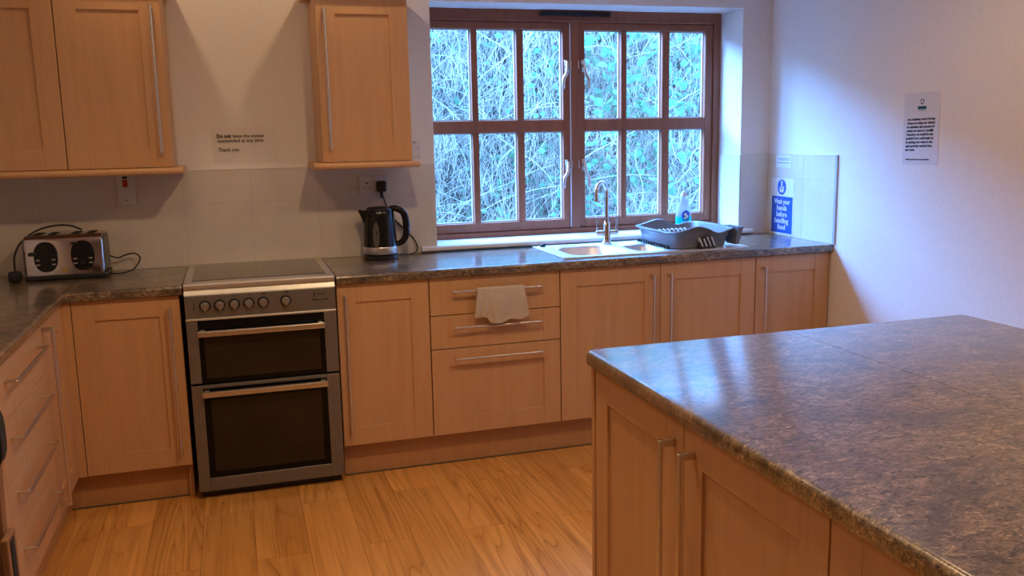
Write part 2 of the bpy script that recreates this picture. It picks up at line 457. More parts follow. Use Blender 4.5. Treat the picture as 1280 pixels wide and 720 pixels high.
# moulded drip line on head and right jamb
box(bm, WL + .012, 2.815, YW - .006, YW + .004, 2.062, 2.072, .003)
box(bm, 2.820, 2.828, YW - .006, YW + .004, .968, 2.070, .003)
fr = obj('window_frame', bm, 'mahogany', win)
bm = bm_new(); box(bm, 1.9595, 1.9665, YW + .001, YW + .006, .972, 2.058, .001); obj('mullion_glint', bm, 'bead', fr)  # pale strip painted as the sky's reflection on the mullion edge
def sash(x0, x1, px, barw, lab):
    y0, y1 = YW + .008, YW + .058
    bm = bm_new()
    box(bm, x0 + .001, px[0][0], y0, y1, .970, 2.060, .003); box(bm, px[-1][1], x1 - .001, y0, y1, .970, 2.060, .003)
    for z0, z1 in ((.970, 1.018), (1.492, 1.555), (2.024, 2.060)): box(bm, px[0][0], px[-1][1], y0, y1, z0, z1, .003)
    for a, b_ in zip(px, px[1:]):
        box(bm, a[1], b_[0], y0, y1, 1.018, 1.492, .003); box(bm, a[1], b_[0], y0, y1, 1.555, 2.024, .003)
    s = obj('sash', bm, 'mahogany', win, label=lab)
    bm = bm_new(); g = bm_new()
    for a, b_ in px:
        for z0, z1 in ((1.018, 1.492), (1.555, 2.024)):
            t = .0055; ya, yb = y0 + .028, y0 + .040
            box(bm, a, a + t, ya, yb, z0, z1); box(bm, b_ - t, b_, ya, yb, z0, z1)
            box(bm, a + t, b_ - t, ya, yb, z0, z0 + t * 1.2); box(bm, a + t, b_ - t, ya, yb, z1 - t, z1)
            box(g, a + t, b_ - t, ya + .004, ya + .008, z0 + t, z1 - t)
    obj('glazing_bead', bm, 'bead', s); obj('pane', g, 'glass', s)
    return s
sash(1.169, 1.9665, [(1.205, 1.418), (1.452, 1.664), (1.703, 1.923)], .036, 'left brown casement of six panes')
sash(2.0095, 2.822, [(2.048, 2.261), (2.294, 2.508), (2.552, 2.773)], .036, 'right brown casement of six panes')
def monkey_tail(x, ztop, sgn):
    h = bm_new(); y = YW + .006
    box(h, x - .008, x + .008, y - .006, y + .002, ztop - .062, ztop, .002)
    cyl(h, (x, y - .004, ztop - .03), (x, y - .030, ztop - .03), .008)
    pts = smooth_path([(x, y - .026, ztop - .010), (x + sgn * .002, y - .030, ztop - .04), (x + sgn * .006, y - .034, ztop - .070), (x + sgn * .022, y - .034, ztop - .100), (x + sgn * .026, y - .034, ztop - .135), (x + sgn * .025, y - .033, ztop - .152)], 5)
    n = len(pts); tube(h, pts, [.0065 + .0025 * math.sin(PI * i / (n - 1)) for i in range(n)], 10)
    obj('casement_handle', h, 'nickel', win, smooth=50)
    k = bm_new(); box(k, x - sgn * .026 - .004, x - sgn * .026 + .004, y - .012, y - .0045, ztop - .05, ztop - .005, .003); obj('handle_keep', k, 'nickel', win)
for zt in (1.868, 1.342):
    monkey_tail(1.938, zt, -1); monkey_tail(2.034, zt, 1)
bm = bm_new(); box(bm, 1.792, 2.190, YW - .020, YW + .002, 2.090, 2.112, .004)
for i in range(40): box(bm, 1.80 + i * .0097, 1.805 + i * .0097, YW - .023, YW - .018, 2.094, 2.108)
obj('trickle_vent', bm, 'black', win, label='black trickle vent')

# ---- cracked caulk mark in the right corner: part of the wall finish
# ------------------------------------------------------------------ splashback
def splash(label, pieces, joints, trim=None, group=None):
    t = thing('splashback_panel', label, 'splashback', pieces[0][:1] + (pieces[0][2],) + (pieces[0][4],), 0)
    bm = bm_new()
    for p in pieces: box(bm, *p, .0008, 1)
    obj('panel', bm, 'splash', t)
    bm = bm_new()
    for p in joints: box(bm, *p)
    if joints: obj('joint_line', bm, 'groove', t)
    return t
Z0, Z1 = TOP + .0005, 1.348
T = .006
t = splash('long cream splashback behind cooker, kettle and toaster',
           [(XL + .001, 1.156, -T, -.0005, Z0, Z1)],
           [(x - .001, x + .001, -T - .0005, -T, Z0, Z1) for x in (-.62, -.02, .278, .587)] +
           [(XL, 1.156, -T - .0004, -T, 1.195, 1.1968)])
bm = bm_new(); box(bm, XL + .001, 1.156, -T - .002, -.0005, Z1, Z1 + .004, .001); obj('top_trim', bm, 'white', t)
t = splash('small cream splashback between window and right corner',
           [(WR + .0005, XR - T - .001, -T, -.0005, Z0, Z1)], [])
bm = bm_new(); box(bm, WR - T, WR - .0005, -.0005 - T, YW - .004, .9415, Z1, .0008, 1)
obj('reveal_panel', bm, 'splash', t)
bm = bm_new(); box(bm, WR, XR - T - .001, -T - .002, -.0005, Z1, Z1 + .004, .001); obj('top_trim', bm, 'white', t)
t = splash('pale splashback on the right wall behind the blue hand washing sign',
           [(XR - T, XR - .0005, -.592, -.0005, Z0, Z1)],
           [(XR - T - .0005, XR - T, -.592, -.001, 1.222, 1.2235), (XR - T - .0005, XR - T, -.331, -.3295, Z0, Z1)])
bm = bm_new(); box(bm, XR - T - .002, XR - .0005, -.610, -.592, Z0, Z1 + .004, .002); obj('edge_trim', bm, 'zinc', t, label='grey metal edge trim')
bm = bm_new(); box(bm, XR - T - .002, XR - .0005, -.592, -.001, Z1, Z1 + .004, .001); obj('top_trim', bm, 'white', t)

# ------------------------------------------------------------------ cabinets
DT = .020          # door thickness
def shaker(x0, x1, z0, z1, s=.080, g=.0015):
    bm = bm_new(); x0 += g; x1 -= g; z0 += g; z1 -= g
    box(bm, x0 + s - .004, x1 - s + .004, .0075, .016, z0 + s - .004, z1 - s + .004)
    box(bm, x0, x0 + s, 0, DT, z0, z1, .0013); box(bm, x1 - s, x1, 0, DT, z0, z1, .0013)
    box(bm, x0 + s, x1 - s, 0.0002, DT, z0, z0 + s, .0011); box(bm, x0 + s, x1 - s, 0.0002, DT, z1 - s, z1, .0011)
    return bm
def slab(x0, x1, z0, z1, s=.080, g=.0015):
    bm = bm_new(); x0 += g; x1 -= g; z0 += g; z1 -= g
    box(bm, x0, x0 + s, 0, DT, z0, z1, .0013); box(bm, x1 - s, x1, 0, DT, z0, z1, .0013)
    box(bm, x0 + s, x1 - s, 0.0003, DT, z0, z1, .0011)
    return bm
def plain(x0, x1, z0, z1, g=.0015):
    bm = bm_new(); box(bm, x0 + g, x1 - g, 0, DT, z0 + g, z1 - g, .0015); return bm
def vhandle(x, z0, z1, r=.0062, out=.034):
    bm = bm_new(); cyl(bm, (x, -out, z0), (x, -out, z1), r, 14, .001)
    for z in (z0 + .008, z1 - .008): box(bm, x - .0065, x + .0065, -out, .0, z - .008, z + .008, .0015)
    return bm
def hhandle(x0, x1, z, r=.0062, out=.034):
    bm = bm_new(); cyl(bm, (x0, -out, z), (x1, -out, z), r, 14, .001)
    for x in (x0 + .012, x1 - .012): cyl(bm, (x, -out, z), (x, 0, z), .0055, 12)
    return bm
def body(w, depth, z0, z1, inset=0.0, open_top=False):
    bm = bm_new(); y0 = DT + .001
    box(bm, inset, .018 + inset, y0, depth, z0, z1, .0008, 1); box(bm, w - .018 - inset, w - inset, y0, depth, z0, z1, .0008, 1)
    box(bm, .018 + inset, w - .018 - inset, y0 + .002, depth, z0, z0 + .018); box(bm, .018 + inset, w - .018 - inset, y0 + .002, depth if not open_top else y0 + .02, z1 - .018, z1)
    box(bm, .018 + inset, w - .018 - inset, depth - .012, depth - .002, z0 + .018, z1 - .018)
    return bm
BZ0, BZ1 = .15, .869
def cabinet(name, label, cat, loc, rz, w, depth, z0, z1, doors=(), drawers=(), carc='carcass', group=None, open_top=False):
    t = thing(name, label, cat, loc, rz, group)
    obj('carcass', body(w, depth, z0, z1, 0.0, open_top), carc, t, local=True)
    for d in doors:
        x0, x1, a, b_ = d['r']
        o = obj('door', shaker(x0, x1, a, b_, d.get('s', .080)), 'beech', t, local=True)
        if 'h' in d: obj('handle', vhandle(*d['h']), 'nickel', o, local=True, smooth=40)
    for d in drawers:
        x0, x1, a, b_ = d['r']
        f = {'slab': slab, 'shaker': shaker, 'plain': plain}[d['k']](x0, x1, a, b_)
        o = obj('drawer', f, 'beech', t, local=True)
        obj('handle', hhandle(*d['h']), 'nickel', o, local=True, smooth=40)
    return t
FY = -.578
HB, HT = .208, .822
def base(label, x0, w, h=None, **kw):
    if h is not None: kw['doors'] = [dict(r=(0, w, BZ0, BZ1), h=(h, HB, HT))]
    return cabinet('base_cabinet', label, 'cabinet', (x0, FY, 0), 0, w, .568, BZ0, BZ1, **kw)
base('beech base cabinet between the corner and the cooker', -.442, .403, .364)
base('beech base cabinet right of the cooker, under the kettle', .587, .400, .034)
base('beech drawer unit with a towel on its top handle', .989, .608, drawers=[
    dict(r=(0, .608, .700, BZ1), k='slab', h=(.098, .512, .806)),
    dict(r=(0, .608, .548, .699), k='slab', h=(.098, .512, .645)),
    dict(r=(0, .608, BZ0, .547), k='shaker', h=(.098, .512, .503))])
base('double door beech base cabinet under the sink', 1.599, 1.017, open_top=True, doors=[
    dict(r=(0, .504, BZ0, BZ1), h=(.456, HB, HT)), dict(r=(.504, 1.017, BZ0, BZ1), h=(.545, HB, HT))])
base('rightmost beech base cabinet against the right wall', 2.618, .419, .036, )
# left run, front plane x = -0.475, facing +X
LX = -.475
cabinet('base_cabinet', 'corner beech cabinet on the left run with a tall handle', 'cabinet', (LX, -.992, 0), PI / 2, .392, .568, BZ0, BZ1,
        doors=[dict(r=(0, .392, BZ0, BZ1), h=(.020, .190, .850))])
cabinet('base_cabinet', 'beech unit of four drawers along the left run', 'cabinet', (LX, -1.642, 0), PI / 2, .648, .568, BZ0, BZ1,
        drawers=[dict(r=(0, .648, .69, BZ1), k='plain', h=(.09, .57, .803)),
                 dict(r=(0, .648, .511, .689), k='plain', h=(.09, .57, .632)),
                 dict(r=(0, .648, .332, .510), k='plain', h=(.09, .57, .463)),
                 dict(r=(0, .648, BZ0, .331), k='plain', h=(.09, .57, .284))])
cabinet('base_cabinet', 'beech cabinet on the left run behind the chair', 'cabinet', (LX, -2.244, 0), PI / 2, .600, .568, BZ0, BZ1,
        doors=[dict(r=(0, .600, BZ0, BZ1), h=(.04, HB, HT))])
# corner post and plinths
bm = bm_new(); box(bm, LX - .001, -.4435, FY - .0, FY + .02, BZ0, BZ1, .002)
box(bm, LX - .020, LX, -.5985, FY + .02, BZ0, BZ1, .002)
tag(obj('corner_post', bm, 'beech'), 'narrow beech corner post where the two cabinet runs meet', 'corner post')
def plinth(label, boxes):
    bm = bm_new()
    for b_ in boxes: box(bm, *b_, .0015, 1)
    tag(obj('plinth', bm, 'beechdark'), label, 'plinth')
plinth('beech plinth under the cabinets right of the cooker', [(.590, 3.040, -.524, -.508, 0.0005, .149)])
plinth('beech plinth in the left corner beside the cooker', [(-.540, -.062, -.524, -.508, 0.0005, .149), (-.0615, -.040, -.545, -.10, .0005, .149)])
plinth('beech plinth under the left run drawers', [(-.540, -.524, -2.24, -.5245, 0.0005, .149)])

bm = bm_new(); box(bm, .590, 3.040, -.534, -.5245, .0002, .004, .001, 1); box(bm, -.520, -.062, -.534, -.5245, .0002, .004, .001, 1)
struct('trim_2', bm, 'mortar', label='dusty grey sealant line along the foot of the plinths', cat='sealant')

# wall cabinets
UZ0, UZ1 = 1.376, 2.094
def wallcab(label, x0, w, h=None):
    d = dict(r=(0, w, UZ0, UZ1), s=.082)
    if h is not None: d['h'] = (h, 1.432, 2.034)
    return cabinet('wall_cabinet', label, 'cabinet', (x0, -.330, 0), 0, w, .328, UZ0, UZ1, doors=[d], carc='beech')
wallcab('beech wall cabinet nearest the cooker, left of the notice', -.438, .401, .365)
wallcab('beech wall cabinet at the left edge, above the toaster', -.840, .401, .036)
wallcab('narrow beech wall cabinet filling the left corner', XL + .002, .212)
wallcab('beech wall cabinet over the kettle beside the window', .585, .401, .036)
def pelmet(label, x0, x1, z, left_end=True, cat='pelmet', name='pelmet'):
    bm = bm_new()
    def P(x, o):
        pr = []
        for k in range(9):
            a = PI / 2 + PI * k / 8
            pr.append(Vector((x, -.352 - o + .0145 * math.cos(a) * 1.0, z + .0155 + .0145 * math.sin(a))))
        pr += [Vector((x, -.02 if o > -1 else 0, z + .001)), Vector((x, -.02, z + .030))]
        return pr
    loft(bm, [P(x0, -.010), P(x0 + .006, -.003), P(x0 + .016, 0), P(x1 - .016, 0), P(x1 - .006, -.003), P(x1, -.010)])
    tag(obj(name, bm, 'beech', smooth=40), label, cat)
pelmet('rounded beech light pelmet under the left wall cabinets', XL + .002, .004, 1.345)
pelmet('rounded beech light pelmet under the wall cabinet over the kettle', .545, 1.017, 1.345)
pelmet('beech cornice along the top of the left wall cabinets', XL + .002, .004, 2.0955, name='cornice', cat='cornice')
pelmet('beech cornice on top of the wall cabinet over the kettle', .545, 1.017, 2.0955, name='cornice', cat='cornice')

# ------------------------------------------------------------------ worktops
def nose(y_front, y_back, r=.014, side=-1):
    """profile (y,z): front at y_front rounded top and bottom"""
    s = 1 if y_back > y_front else -1
    pr = []
    for k in range(7):
        a = PI / 2 * k / 6; pr.append((y_front + s * r * (1 - math.sin(a)), TOP - r * (1 - math.cos(a))))
    pr = pr[::1]
    rb = .009
    for k in range(5):
        a = PI / 2 * k / 4; pr.insert(0, (y_front + s * rb * (1 - math.cos(a)), .870 + rb * (1 - math.sin(a)))) if False else None
    # ordered: top tangent -> front -> bottom tangent
    top = [(y_front + s * r * (1 - math.sin(PI / 2 * k / 6)), TOP - r * (1 - math.cos(PI / 2 * k / 6))) for k in range(7)]
    bot = [(y_front + s * rb * (1 - math.cos(PI / 2 * k / 5)), .870 + rb * (1 - math.sin(PI / 2 * k / 5))) for k in range(6)]
    return [(y_back, TOP)] + top + bot + [(y_back, .870)]
def ext_x(bm, prof, xa, xb): loft(bm, [[Vector((x, y, z)) for y, z in prof] for x in (xa, xb)])
def ext_y(bm, prof, ya, yb): loft(bm, [[Vector((p, y, z)) for p, z in prof] for y in (ya, yb)])
# right worktop with the sink cut-out
bm = bm_new()
SX0, SX1, SY0, SY1 = 1.66, 2.59, -.510, -.085
ext_x(bm, nose(-.600, -.0005), .588, SX0); ext_x(bm, nose(-.600, -.0005), SX1, 3.0445)
ext_x(bm, nose(-.600, SY0), SX0, SX1); box(bm, SX0, SX1, SY1, -.0005, .870, TOP)
tag(obj('worktop', bm, 'stone', smooth=40), 'brown stone-effect worktop holding sink and kettle', 'worktop')
bm = bm_new()
ext_x(bm, nose(-.600, -.0005), -.456, -.026)
ext_y(bm, nose(-.456, XL + .0005), -2.26, -.0005)
tag(obj('worktop', bm, 'stone', smooth=40), 'L-shaped stone-effect worktop under the toaster', 'worktop')

# ------------------------------------------------------------------ island
IX0, IX1, IY0, IY1 = 1.075, 2.341, -2.205, -4.75
SEAM = 1.7085
isl = thing('island_worktop', 'large mottled stone-effect worktop on the island', 'worktop', ((IX0 + IX1) / 2, (IY0 + IY1) / 2, .87))
def island_slab(xa, xb, left):
    bm = bm_new(); pr = nose(xa, xb, .014) if left else nose(xb, xa, .014)
    r = .02; ys = [IY1, IY0 - .012, IY0 - .004, IY0]
    sh = [0, 0, .004, .012]
    loops = []
    for y, q in zip(ys, sh):
        lp = []
        for p, z in pr:
            edge = xa if left else xb
            if abs(p - edge) < .02: p = p + (q if left else -q)
            lp.append(Vector((p, y, z)))
        loops.append(lp)
    loft(bm, loops)
    obj('slab', bm, 'stone', isl, smooth=40)
island_slab(IX0, SEAM - .0009, True); island_slab(SEAM + .0009, IX1, False)
ICY = -2.243; IFX = 1.090
def icab(label, y, rz, x, w, doors): return cabinet('island_cabinet', label, 'cabinet', (x, y, 0), rz, w, .56, BZ0, BZ1, doors=doors, carc='beech')
d2 = lambda w: [dict(r=(0, w / 2, BZ0, BZ1), h=(w / 2 - .045, HB, HT), s=.078), dict(r=(w / 2, w, BZ0, BZ1), h=(w / 2 + .045, HB, HT), s=.078)]
icab('beech island cabinet with paired long handles, nearest the window', ICY, -PI / 2, IFX, 1.0, d2(1.0))
icab('beech island cabinet nearer the viewer, beyond the paired handles', ICY - 1.002, -PI / 2, IFX, 1.0, d2(1.0))
icab('beech island cabinet facing the right wall, window end', ICY - 1.0, PI / 2, IX1 - .02, 1.0, d2(1.0))
icab('beech island cabinet facing the right wall, near end', ICY - 2.002, PI / 2, IX1 - .02, 1.0, d2(1.0))
bm = bm_new(); box(bm, IFX - .004, IX1 - .016, ICY + .001, ICY + .019, .0005, BZ1, .001, 1)
tag(obj('end_panel', bm, 'beech'), 'beech end panel of the island facing the window', 'panel')
bm = bm_new(); box(bm, IFX - .004, IX1 - .016, ICY - 2.022, ICY - 2.004, .0005, BZ1, .001, 1)
tag(obj('end_panel', bm, 'beech'), 'beech end panel of the island at the viewer end', 'panel')
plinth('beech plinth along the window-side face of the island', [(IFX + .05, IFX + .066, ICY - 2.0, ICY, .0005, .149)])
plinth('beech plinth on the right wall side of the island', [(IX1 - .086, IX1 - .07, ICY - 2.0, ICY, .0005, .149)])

# ------------------------------------------------------------------ cooker
CX0, CX1 = -.020, .580
ck = thing('electric_cooker', 'silver grey double oven electric cooker with ceramic hob', 'cooker', ((CX0 + CX1) / 2, -.3, 0))
bm = bm_new(); box(bm, CX0, CX1, -.585, -.012, .032, .888, .003)
obj('body', bm, 'black', ck, label='black cooker side panels')
bm = bm_new(); box(bm, CX0 + .012, CX1 - .012, -.57, -.03, .0005, .032, .002); obj('foot_plinth', bm, 'black', ck)
# hob
bm = bm_new()
pr = [(-.604, .894), (-.6075, .899), (-.6075, .908), (-.603, .914), (-.593, .917), (-.012, .917), (-.012, .889), (-.600, .889)]
loft(bm, [[Vector((x, y, z)) for y, z in pr] for x in (CX0, CX0 + .003, CX1 - .003, CX1)])
obj('hob_surround', bm, 'cookerlight', ck, smooth=30)
bm = bm_new(); box(bm, CX0 + .030, CX1 - .030, -.545, -.045, .9165, .9195, .0012, 1); hob = obj('hob_glass', bm, 'hobglass', ck)
for cx, cy, r in ((.135, -.40, .09), (.425, -.40, .072), (.135, -.17, .072), (.425, -.17, .09)):
    for rr in (r,):
        bm = bm_new(); ring = 40
        for k in range(ring):
            a0, a1 = 2 * PI * k / ring, 2 * PI * (k + 1) / ring
            f = bm.faces.new([bm.verts.new((cx + q * math.cos(a), cy + q * math.sin(a), .9197)) for q, a in ((rr, a0), (rr, a1), (rr - .0012, a1), (rr - .0012, a0))])
        obj('hob_ring', bm, 'cooker', hob)
# control panel, sloping slightly back
bm = bm_new()
pr = [(-.5995, .8865), (-.6085, .872), (-.6100, .868), (-.5845, .868), (-.5845, .8865)]
loft(bm, [[Vector((x, y, z)) for y, z in pr] for x in (CX0, CX1)])
obj('label_strip', bm, 'cookerlight', ck)
bm = bm_new(); box(bm, CX0, CX1, -.6105, -.5855, .7735, .8675, .003); cp = obj('control_panel', bm, 'cooker', ck)
bm = bm_new(); box(bm, CX0 - .001, CX1 + .001, -.6145, -.5855, .7635, .7735, .003); obj('trim_strip', bm, 'cookerlight', ck)
for i, kx in enumerate((.058, .115, .172, .229, .286, .376)):
    k = bm_new(); z = .824
    cyl(k, (kx, -.6108, z), (kx, -.617, z), .0225, 28, .002)
    ko = obj('knob', k, 'black', cp, smooth=40)
    k = bm_new(); cyl(k, (kx, -.617, z), (kx, -.632, z), .0165, 24, .003)
    box(k, kx - .0042, kx + .0042, -.640, -.630, z - .0185, z + .0165, .003)
    obj('knob_face', k, 'knobmetal', ko, smooth=40, label='silver knob face')
for kx in (.058, .115, .172, .229):
    k = bm_new(); box(k, kx, kx + .0012, -.6107, -.6104, .853, .862); box(k, kx + .0012, kx + .0042, -.6107, -.6104, .857, .8585)
    obj('dial_mark', k, 'inkcooker', cp)
for kx in (.290, .380):
    k = bm_new(); box(k, kx - .007, kx + .007, -.6107, -.6104, .857, .8625); obj('dial_mark', k, 'inkcooker', cp)
k = bm_new(); box(k, .0135, .0165, -.6107, -.6104, .806, .842); obj('side_print', k, 'inkcooker', cp)
# crescent emblem and lettering
k = bm_new(); seg = 20; cxm, czm = .502, .8405
outer = [(cxm - .012 * math.sin(PI * (.12 + .80 * i / seg)), czm + .011 * math.cos(PI * (.12 + .80 * i / seg))) for i in range(seg + 1)]
inner = [(cxm + .0015 - .0095 * math.sin(PI * (.12 + .80 * i / seg)), czm + .0095 * math.cos(PI * (.12 + .80 * i / seg))) for i in range(seg + 1)]
for i in range(seg):
    k.faces.new([k.verts.new((x, -.6107, z)) for x, z in (outer[i], outer[i + 1], inner[i + 1], inner[i])])
obj('emblem', k, 'inkcooker', cp)
text_mesh('lettering', ['Flavel'], .0125, 'inkcooker', cp, (.505, -.6107, .838), (1, 0, 0), (0, 0, 1), .0002)
text_mesh('lettering', ['Milano E60'], .0135, 'inkcooker', cp, (.484, -.6107, .814), (1, 0, 0), (0, 0, 1), .0003, sx=1.1)
# oven doors
bm = bm_new()
box(bm, CX0, .024, -.6095, -.5855, .502, .7620, .003); box(bm, .528, CX1, -.6095, -.5855, .502, .7620, .003); box(bm, .02, .532, -.5895, -.5858, .503, .7610)
td = obj('top_oven_door', bm, 'cooker', ck)
bm = bm_new(); box(bm, .0245, .5275, -.6080, -.5900, .503, .7615, .001, 1); obj('door_glass', bm, 'ovenblack', td)
bm = bm_new(); box(bm, .045, .507, -.6086, -.6078, .520, .690, .0002, 1); obj('viewing_window', bm, 'ovenglass', td)
def oven_handle(z, par):
    bm = bm_new(); box(bm, .022, .528, -.648, -.630, z - .012, z + .012, .004)
    for x in (.030, .500): box(bm, x, x + .020, -.632, -.6082, z - .006, z + .014, .002)
    obj('oven_handle', bm, 'steel', par, label='brushed steel oven handle')
oven_handle(.713, td)
bm = bm_new()
box(bm, CX0, .026, -.6095, -.5855, .036, .492, .003); box(bm, .526, CX1, -.6095, -.5855, .036, .492, .003)
box(bm, .026, .526, -.6092, -.5855, .036, .092, .0015, 1); box(bm, .026, .526, -.6092, -.5855, .478, .492, .0015, 1)
md = obj('main_oven_door', bm, 'cooker', ck)
bm = bm_new(); box(bm, .0265, .5255, -.6075, -.5875, .0925, .4775, .001, 1); obj('door_glass', bm, 'ovenblack', md)
bm = bm_new(); box(bm, .052, .500, -.6083, -.6073, .118, .428, .0002, 1); obj('viewing_window', bm, 'ovenglass', md)
oven_handle(.460, md)

# ------------------------------------------------------------------ sink and tap
sk = thing('kitchen_sink', 'stainless steel one and a half bowl inset sink below the window', 'sink', (2.10, -.3, TOP))
def rrect(cx, cy, hx, hy, n, angs, z):
    out = []
    for a in angs:
        c, s = math.cos(a), math.sin(a)
        r = (abs(c / hx) ** n + abs(s / hy) ** n) ** (-1.0 / n)
        out.append(Vector((cx + r * c, cy + r * s, z)))
    return out
def rect_at(cx, cy, hx0, hx1, hy0, hy1, angs, z):
    out = []
    for a in angs:
        c, s = math.cos(a), math.sin(a)
        tx = (hx1 / c if c > 0 else -hx0 / c) if abs(c) > 1e-9 else 1e9
        ty = (hy1 / s if s > 0 else -hy0 / s) if abs(s) > 1e-9 else 1e9
        t_ = min(tx, ty); out.append(Vector((cx + t_ * c, cy + t_ * s, z)))
    return out
PX0, PX1, PY0, PY1, PZ = 1.635, 2.615, -.530, -.062, .9165
bm = bm_new()
def bowl(cx, cy, hx, hy, cell, depth):
    x0, x1, y0, y1 = cell
    A = [math.atan2(y0 - cy, x0 - cx), math.atan2(y0 - cy, x1 - cx), math.atan2(y1 - cy, x1 - cx), math.atan2(y1 - cy, x0 - cx)]
    angs = sorted(set([round(a % (2 * PI), 6) for a in A] + [round(2 * PI * k / 64, 6) for k in range(64)]))
    loops = [rect_at(cx, cy, cx - x0, x1 - cx, cy - y0, y1 - cy, angs, PZ),
             rrect(cx, cy, hx + .012, hy + .012, 5, angs, PZ), rrect(cx, cy, hx + .008, hy + .008, 5, angs, PZ - .003),
             rrect(cx, cy, hx, hy, 5, angs, PZ - .012), rrect(cx, cy, hx - .012, hy - .012, 5, angs, PZ - depth * .8),
             rrect(cx, cy, hx - .025, hy - .025, 5, angs, PZ - depth * .95), rrect(cx, cy, hx - .05, hy - .05, 4, angs, PZ - depth)]
    rg = loft(bm, loops, cap=False); bm.faces.new(rg[-1])
XA, XB = 2.030, 2.230
bowl(1.850, -.318, .135, .165, (PX0, XA, PY0, PY1), .16)
bowl(2.130, -.345, .075, .125, (XA, XB, PY0, PY1), .11)
def q4(pts): bm.faces.new([bm.verts.new(p) for p in pts])
q4([(XB, PY0, PZ), (PX1, PY0, PZ), (PX1, PY1, PZ), (XB, PY1, PZ)])
for (a, b_) in (((PX0, PY0), (PX1, PY0)), ((PX1, PY0), (PX1, PY1)), ((PX1, PY1), (PX0, PY1)), ((PX0, PY1), (PX0, PY0))):
    q4([(*a, PZ), (*b_, PZ), (*b_, TOP + .0005), (*a, TOP + .0005)])
obj('sink_body', bm, 'sinksteel', sk, smooth=40)
bm = bm_new()
for i in range(9): box(bm, 2.27 + i * .036, 2.282 + i * .036, -.49, -.11, PZ - .0005, PZ + .002, .001)
obj('drainer_rib', bm, 'sinksteel', sk)
for cx, cy, zz in ((1.85, -.32, PZ - .16), (2.13, -.345, PZ - .11)):
    bm = bm_new(); lathe(bm, [(.036, .0003), (.036, .003), (.03, .003), (.026, .001), (.004, .001), (.004, .012), (.001, .012)], (cx, cy, zz), 24); obj('waste', bm, 'chrome', sk, smooth=40)
bm = bm_new(); cyl(bm, (1.682, -.098, PZ + .0003), (1.682, -.098, PZ + .011), .014, 20, .002); cyl(bm, (1.682, -.098, PZ + .011), (1.690, -.115, PZ + .016), .005, 10)
obj('overflow_knob', bm, 'black', sk, smooth=40, label='small black pop-up waste knob')

tp = thing('mixer_tap', 'tall chrome swan neck mixer tap with two lever handles', 'tap', (2.030, -.105, PZ))
bm = bm_new(); tx, ty = 2.030, -.105
lathe(bm, [(.027, .0003), (.027, .006), (.022, .010), (.0185, .016), (.0185, .10), (.016, .108), (.0125, .115)], (tx, ty, PZ), 24)
obj('tap_body', bm, 'chrome', tp, smooth=40)
bm = bm_new()
dv = Vector((-.80, -.60, 0))
pts = [(tx, ty, PZ + .108), (tx, ty, 1.10), (tx, ty, 1.180)]
R_ = .052
for k in range(1, 13):
    a = PI * k / 12 * 1.06; c = Vector((tx, ty, 1.180)) + dv * (R_ * (1 - math.cos(a))) + Vector((0, 0, R_ * math.sin(a))); pts.append(tuple(c))
e = Vector(pts[-1]); pts.append((e.x + dv.x * -.003, e.y + dv.y * -.003, e.z - .03))
tube(bm, pts, .0115, 16); obj('spout', bm, 'chrome', tp, smooth=50)
for s in (-1, 1):
    bm = bm_new(); z = PZ + .055
    cyl(bm, (tx + s * .016, ty, z), (tx + s * .060, ty, z), .0135, 18, .002)
    cyl(bm, (tx + s * .054, ty, z + .012), (tx + s * .054, ty, z + .085), .0055, 12, .001)
    obj('lever', bm, 'chrome', tp, smooth=40)

# ------------------------------------------------------------------ dish rack
dr = thing('dish_rack', 'grey plastic dish drainer with a wavy rim on the drainer', 'dish rack', (2.36, -.30, PZ + .002))
def rack_loop(hx, hy, n, z_of, k=96):
    out = []
    for i in range(k):
        a = 2 * PI * i / k + .02; c, s = math.cos(a), math.sin(a)
        r = (abs(c / hx) ** n + abs(s / hy) ** n) ** (-1.0 / n)
        x, y = r * c, r * s
        out.append(Vector((2.365 + x, -.300 + y, z_of(x, y))))
    return out
RZ = PZ + .0045
def rim(x, y):
    # low at the left end, hump in the middle, dip, then level
    u = (x + .175) / .35
    u = min(max(u, 0), 1)
    w = abs(y) / .215
    wave = .079 + .024 * math.exp(-((u - .40) / .20) ** 2) - .012 * math.exp(-((u - .72) / .11) ** 2) + .008 * max(0, u - .72) * 3
    flat = .080 + .010 * max(0, min(1, u))
    return RZ + flat * (1 - w) + wave * w
off = lambda d: (lambda x, y: rim(x, y) + d)
zc = lambda z: (lambda x, y: z)
bm = bm_new()
rg = loft(bm, [rack_loop(.150, .185, 7, zc(RZ)), rack_loop(.156, .193, 7, zc(RZ + .02)), rack_loop(.168, .208, 7, off(-.012)),
               rack_loop(.172, .212, 7, off(-.008)), rack_loop(.183, .222, 7, off(-.006)), rack_loop(.186, .225, 7, off(-.001)), rack_loop(.183, .222, 7, off(.003)),
               rack_loop(.169, .208, 7, off(.002)), rack_loop(.165, .205, 7, off(-.004)),
               rack_loop(.152, .190, 7, zc(RZ + .02)), rack_loop(.145, .182, 7, zc(RZ + .006))], cap=False)
bm.faces.new(rg[-1]); bm.faces.new(list(reversed(rg[0])))
obj('basin', bm, 'rackgrey', dr, smooth=50)
for i in range(9):
    x = 2.245 + i * .024
    for ya, yb, h in ((-.21, -.15, .062), (-.40, -.34, .055)):
        bm = bm_new(); tube(bm, smooth_path([(x, ya, RZ + .008), (x, ya + .005, RZ + h - .017), (x, (ya + yb) / 2, RZ + h), (x, yb - .005, RZ + h - .017), (x, yb, RZ + .008)], 4), .0028, 6)
        obj('plate_rib', bm, 'rackwhite', dr, smooth=50, label='pale curved plate slot')
bm = bm_new()
for i in range(12):
    y = -.46 + i * .030
    box(bm, 2.196, 2.212, y, y + .012, PZ + .0025, RZ + .012, .001)
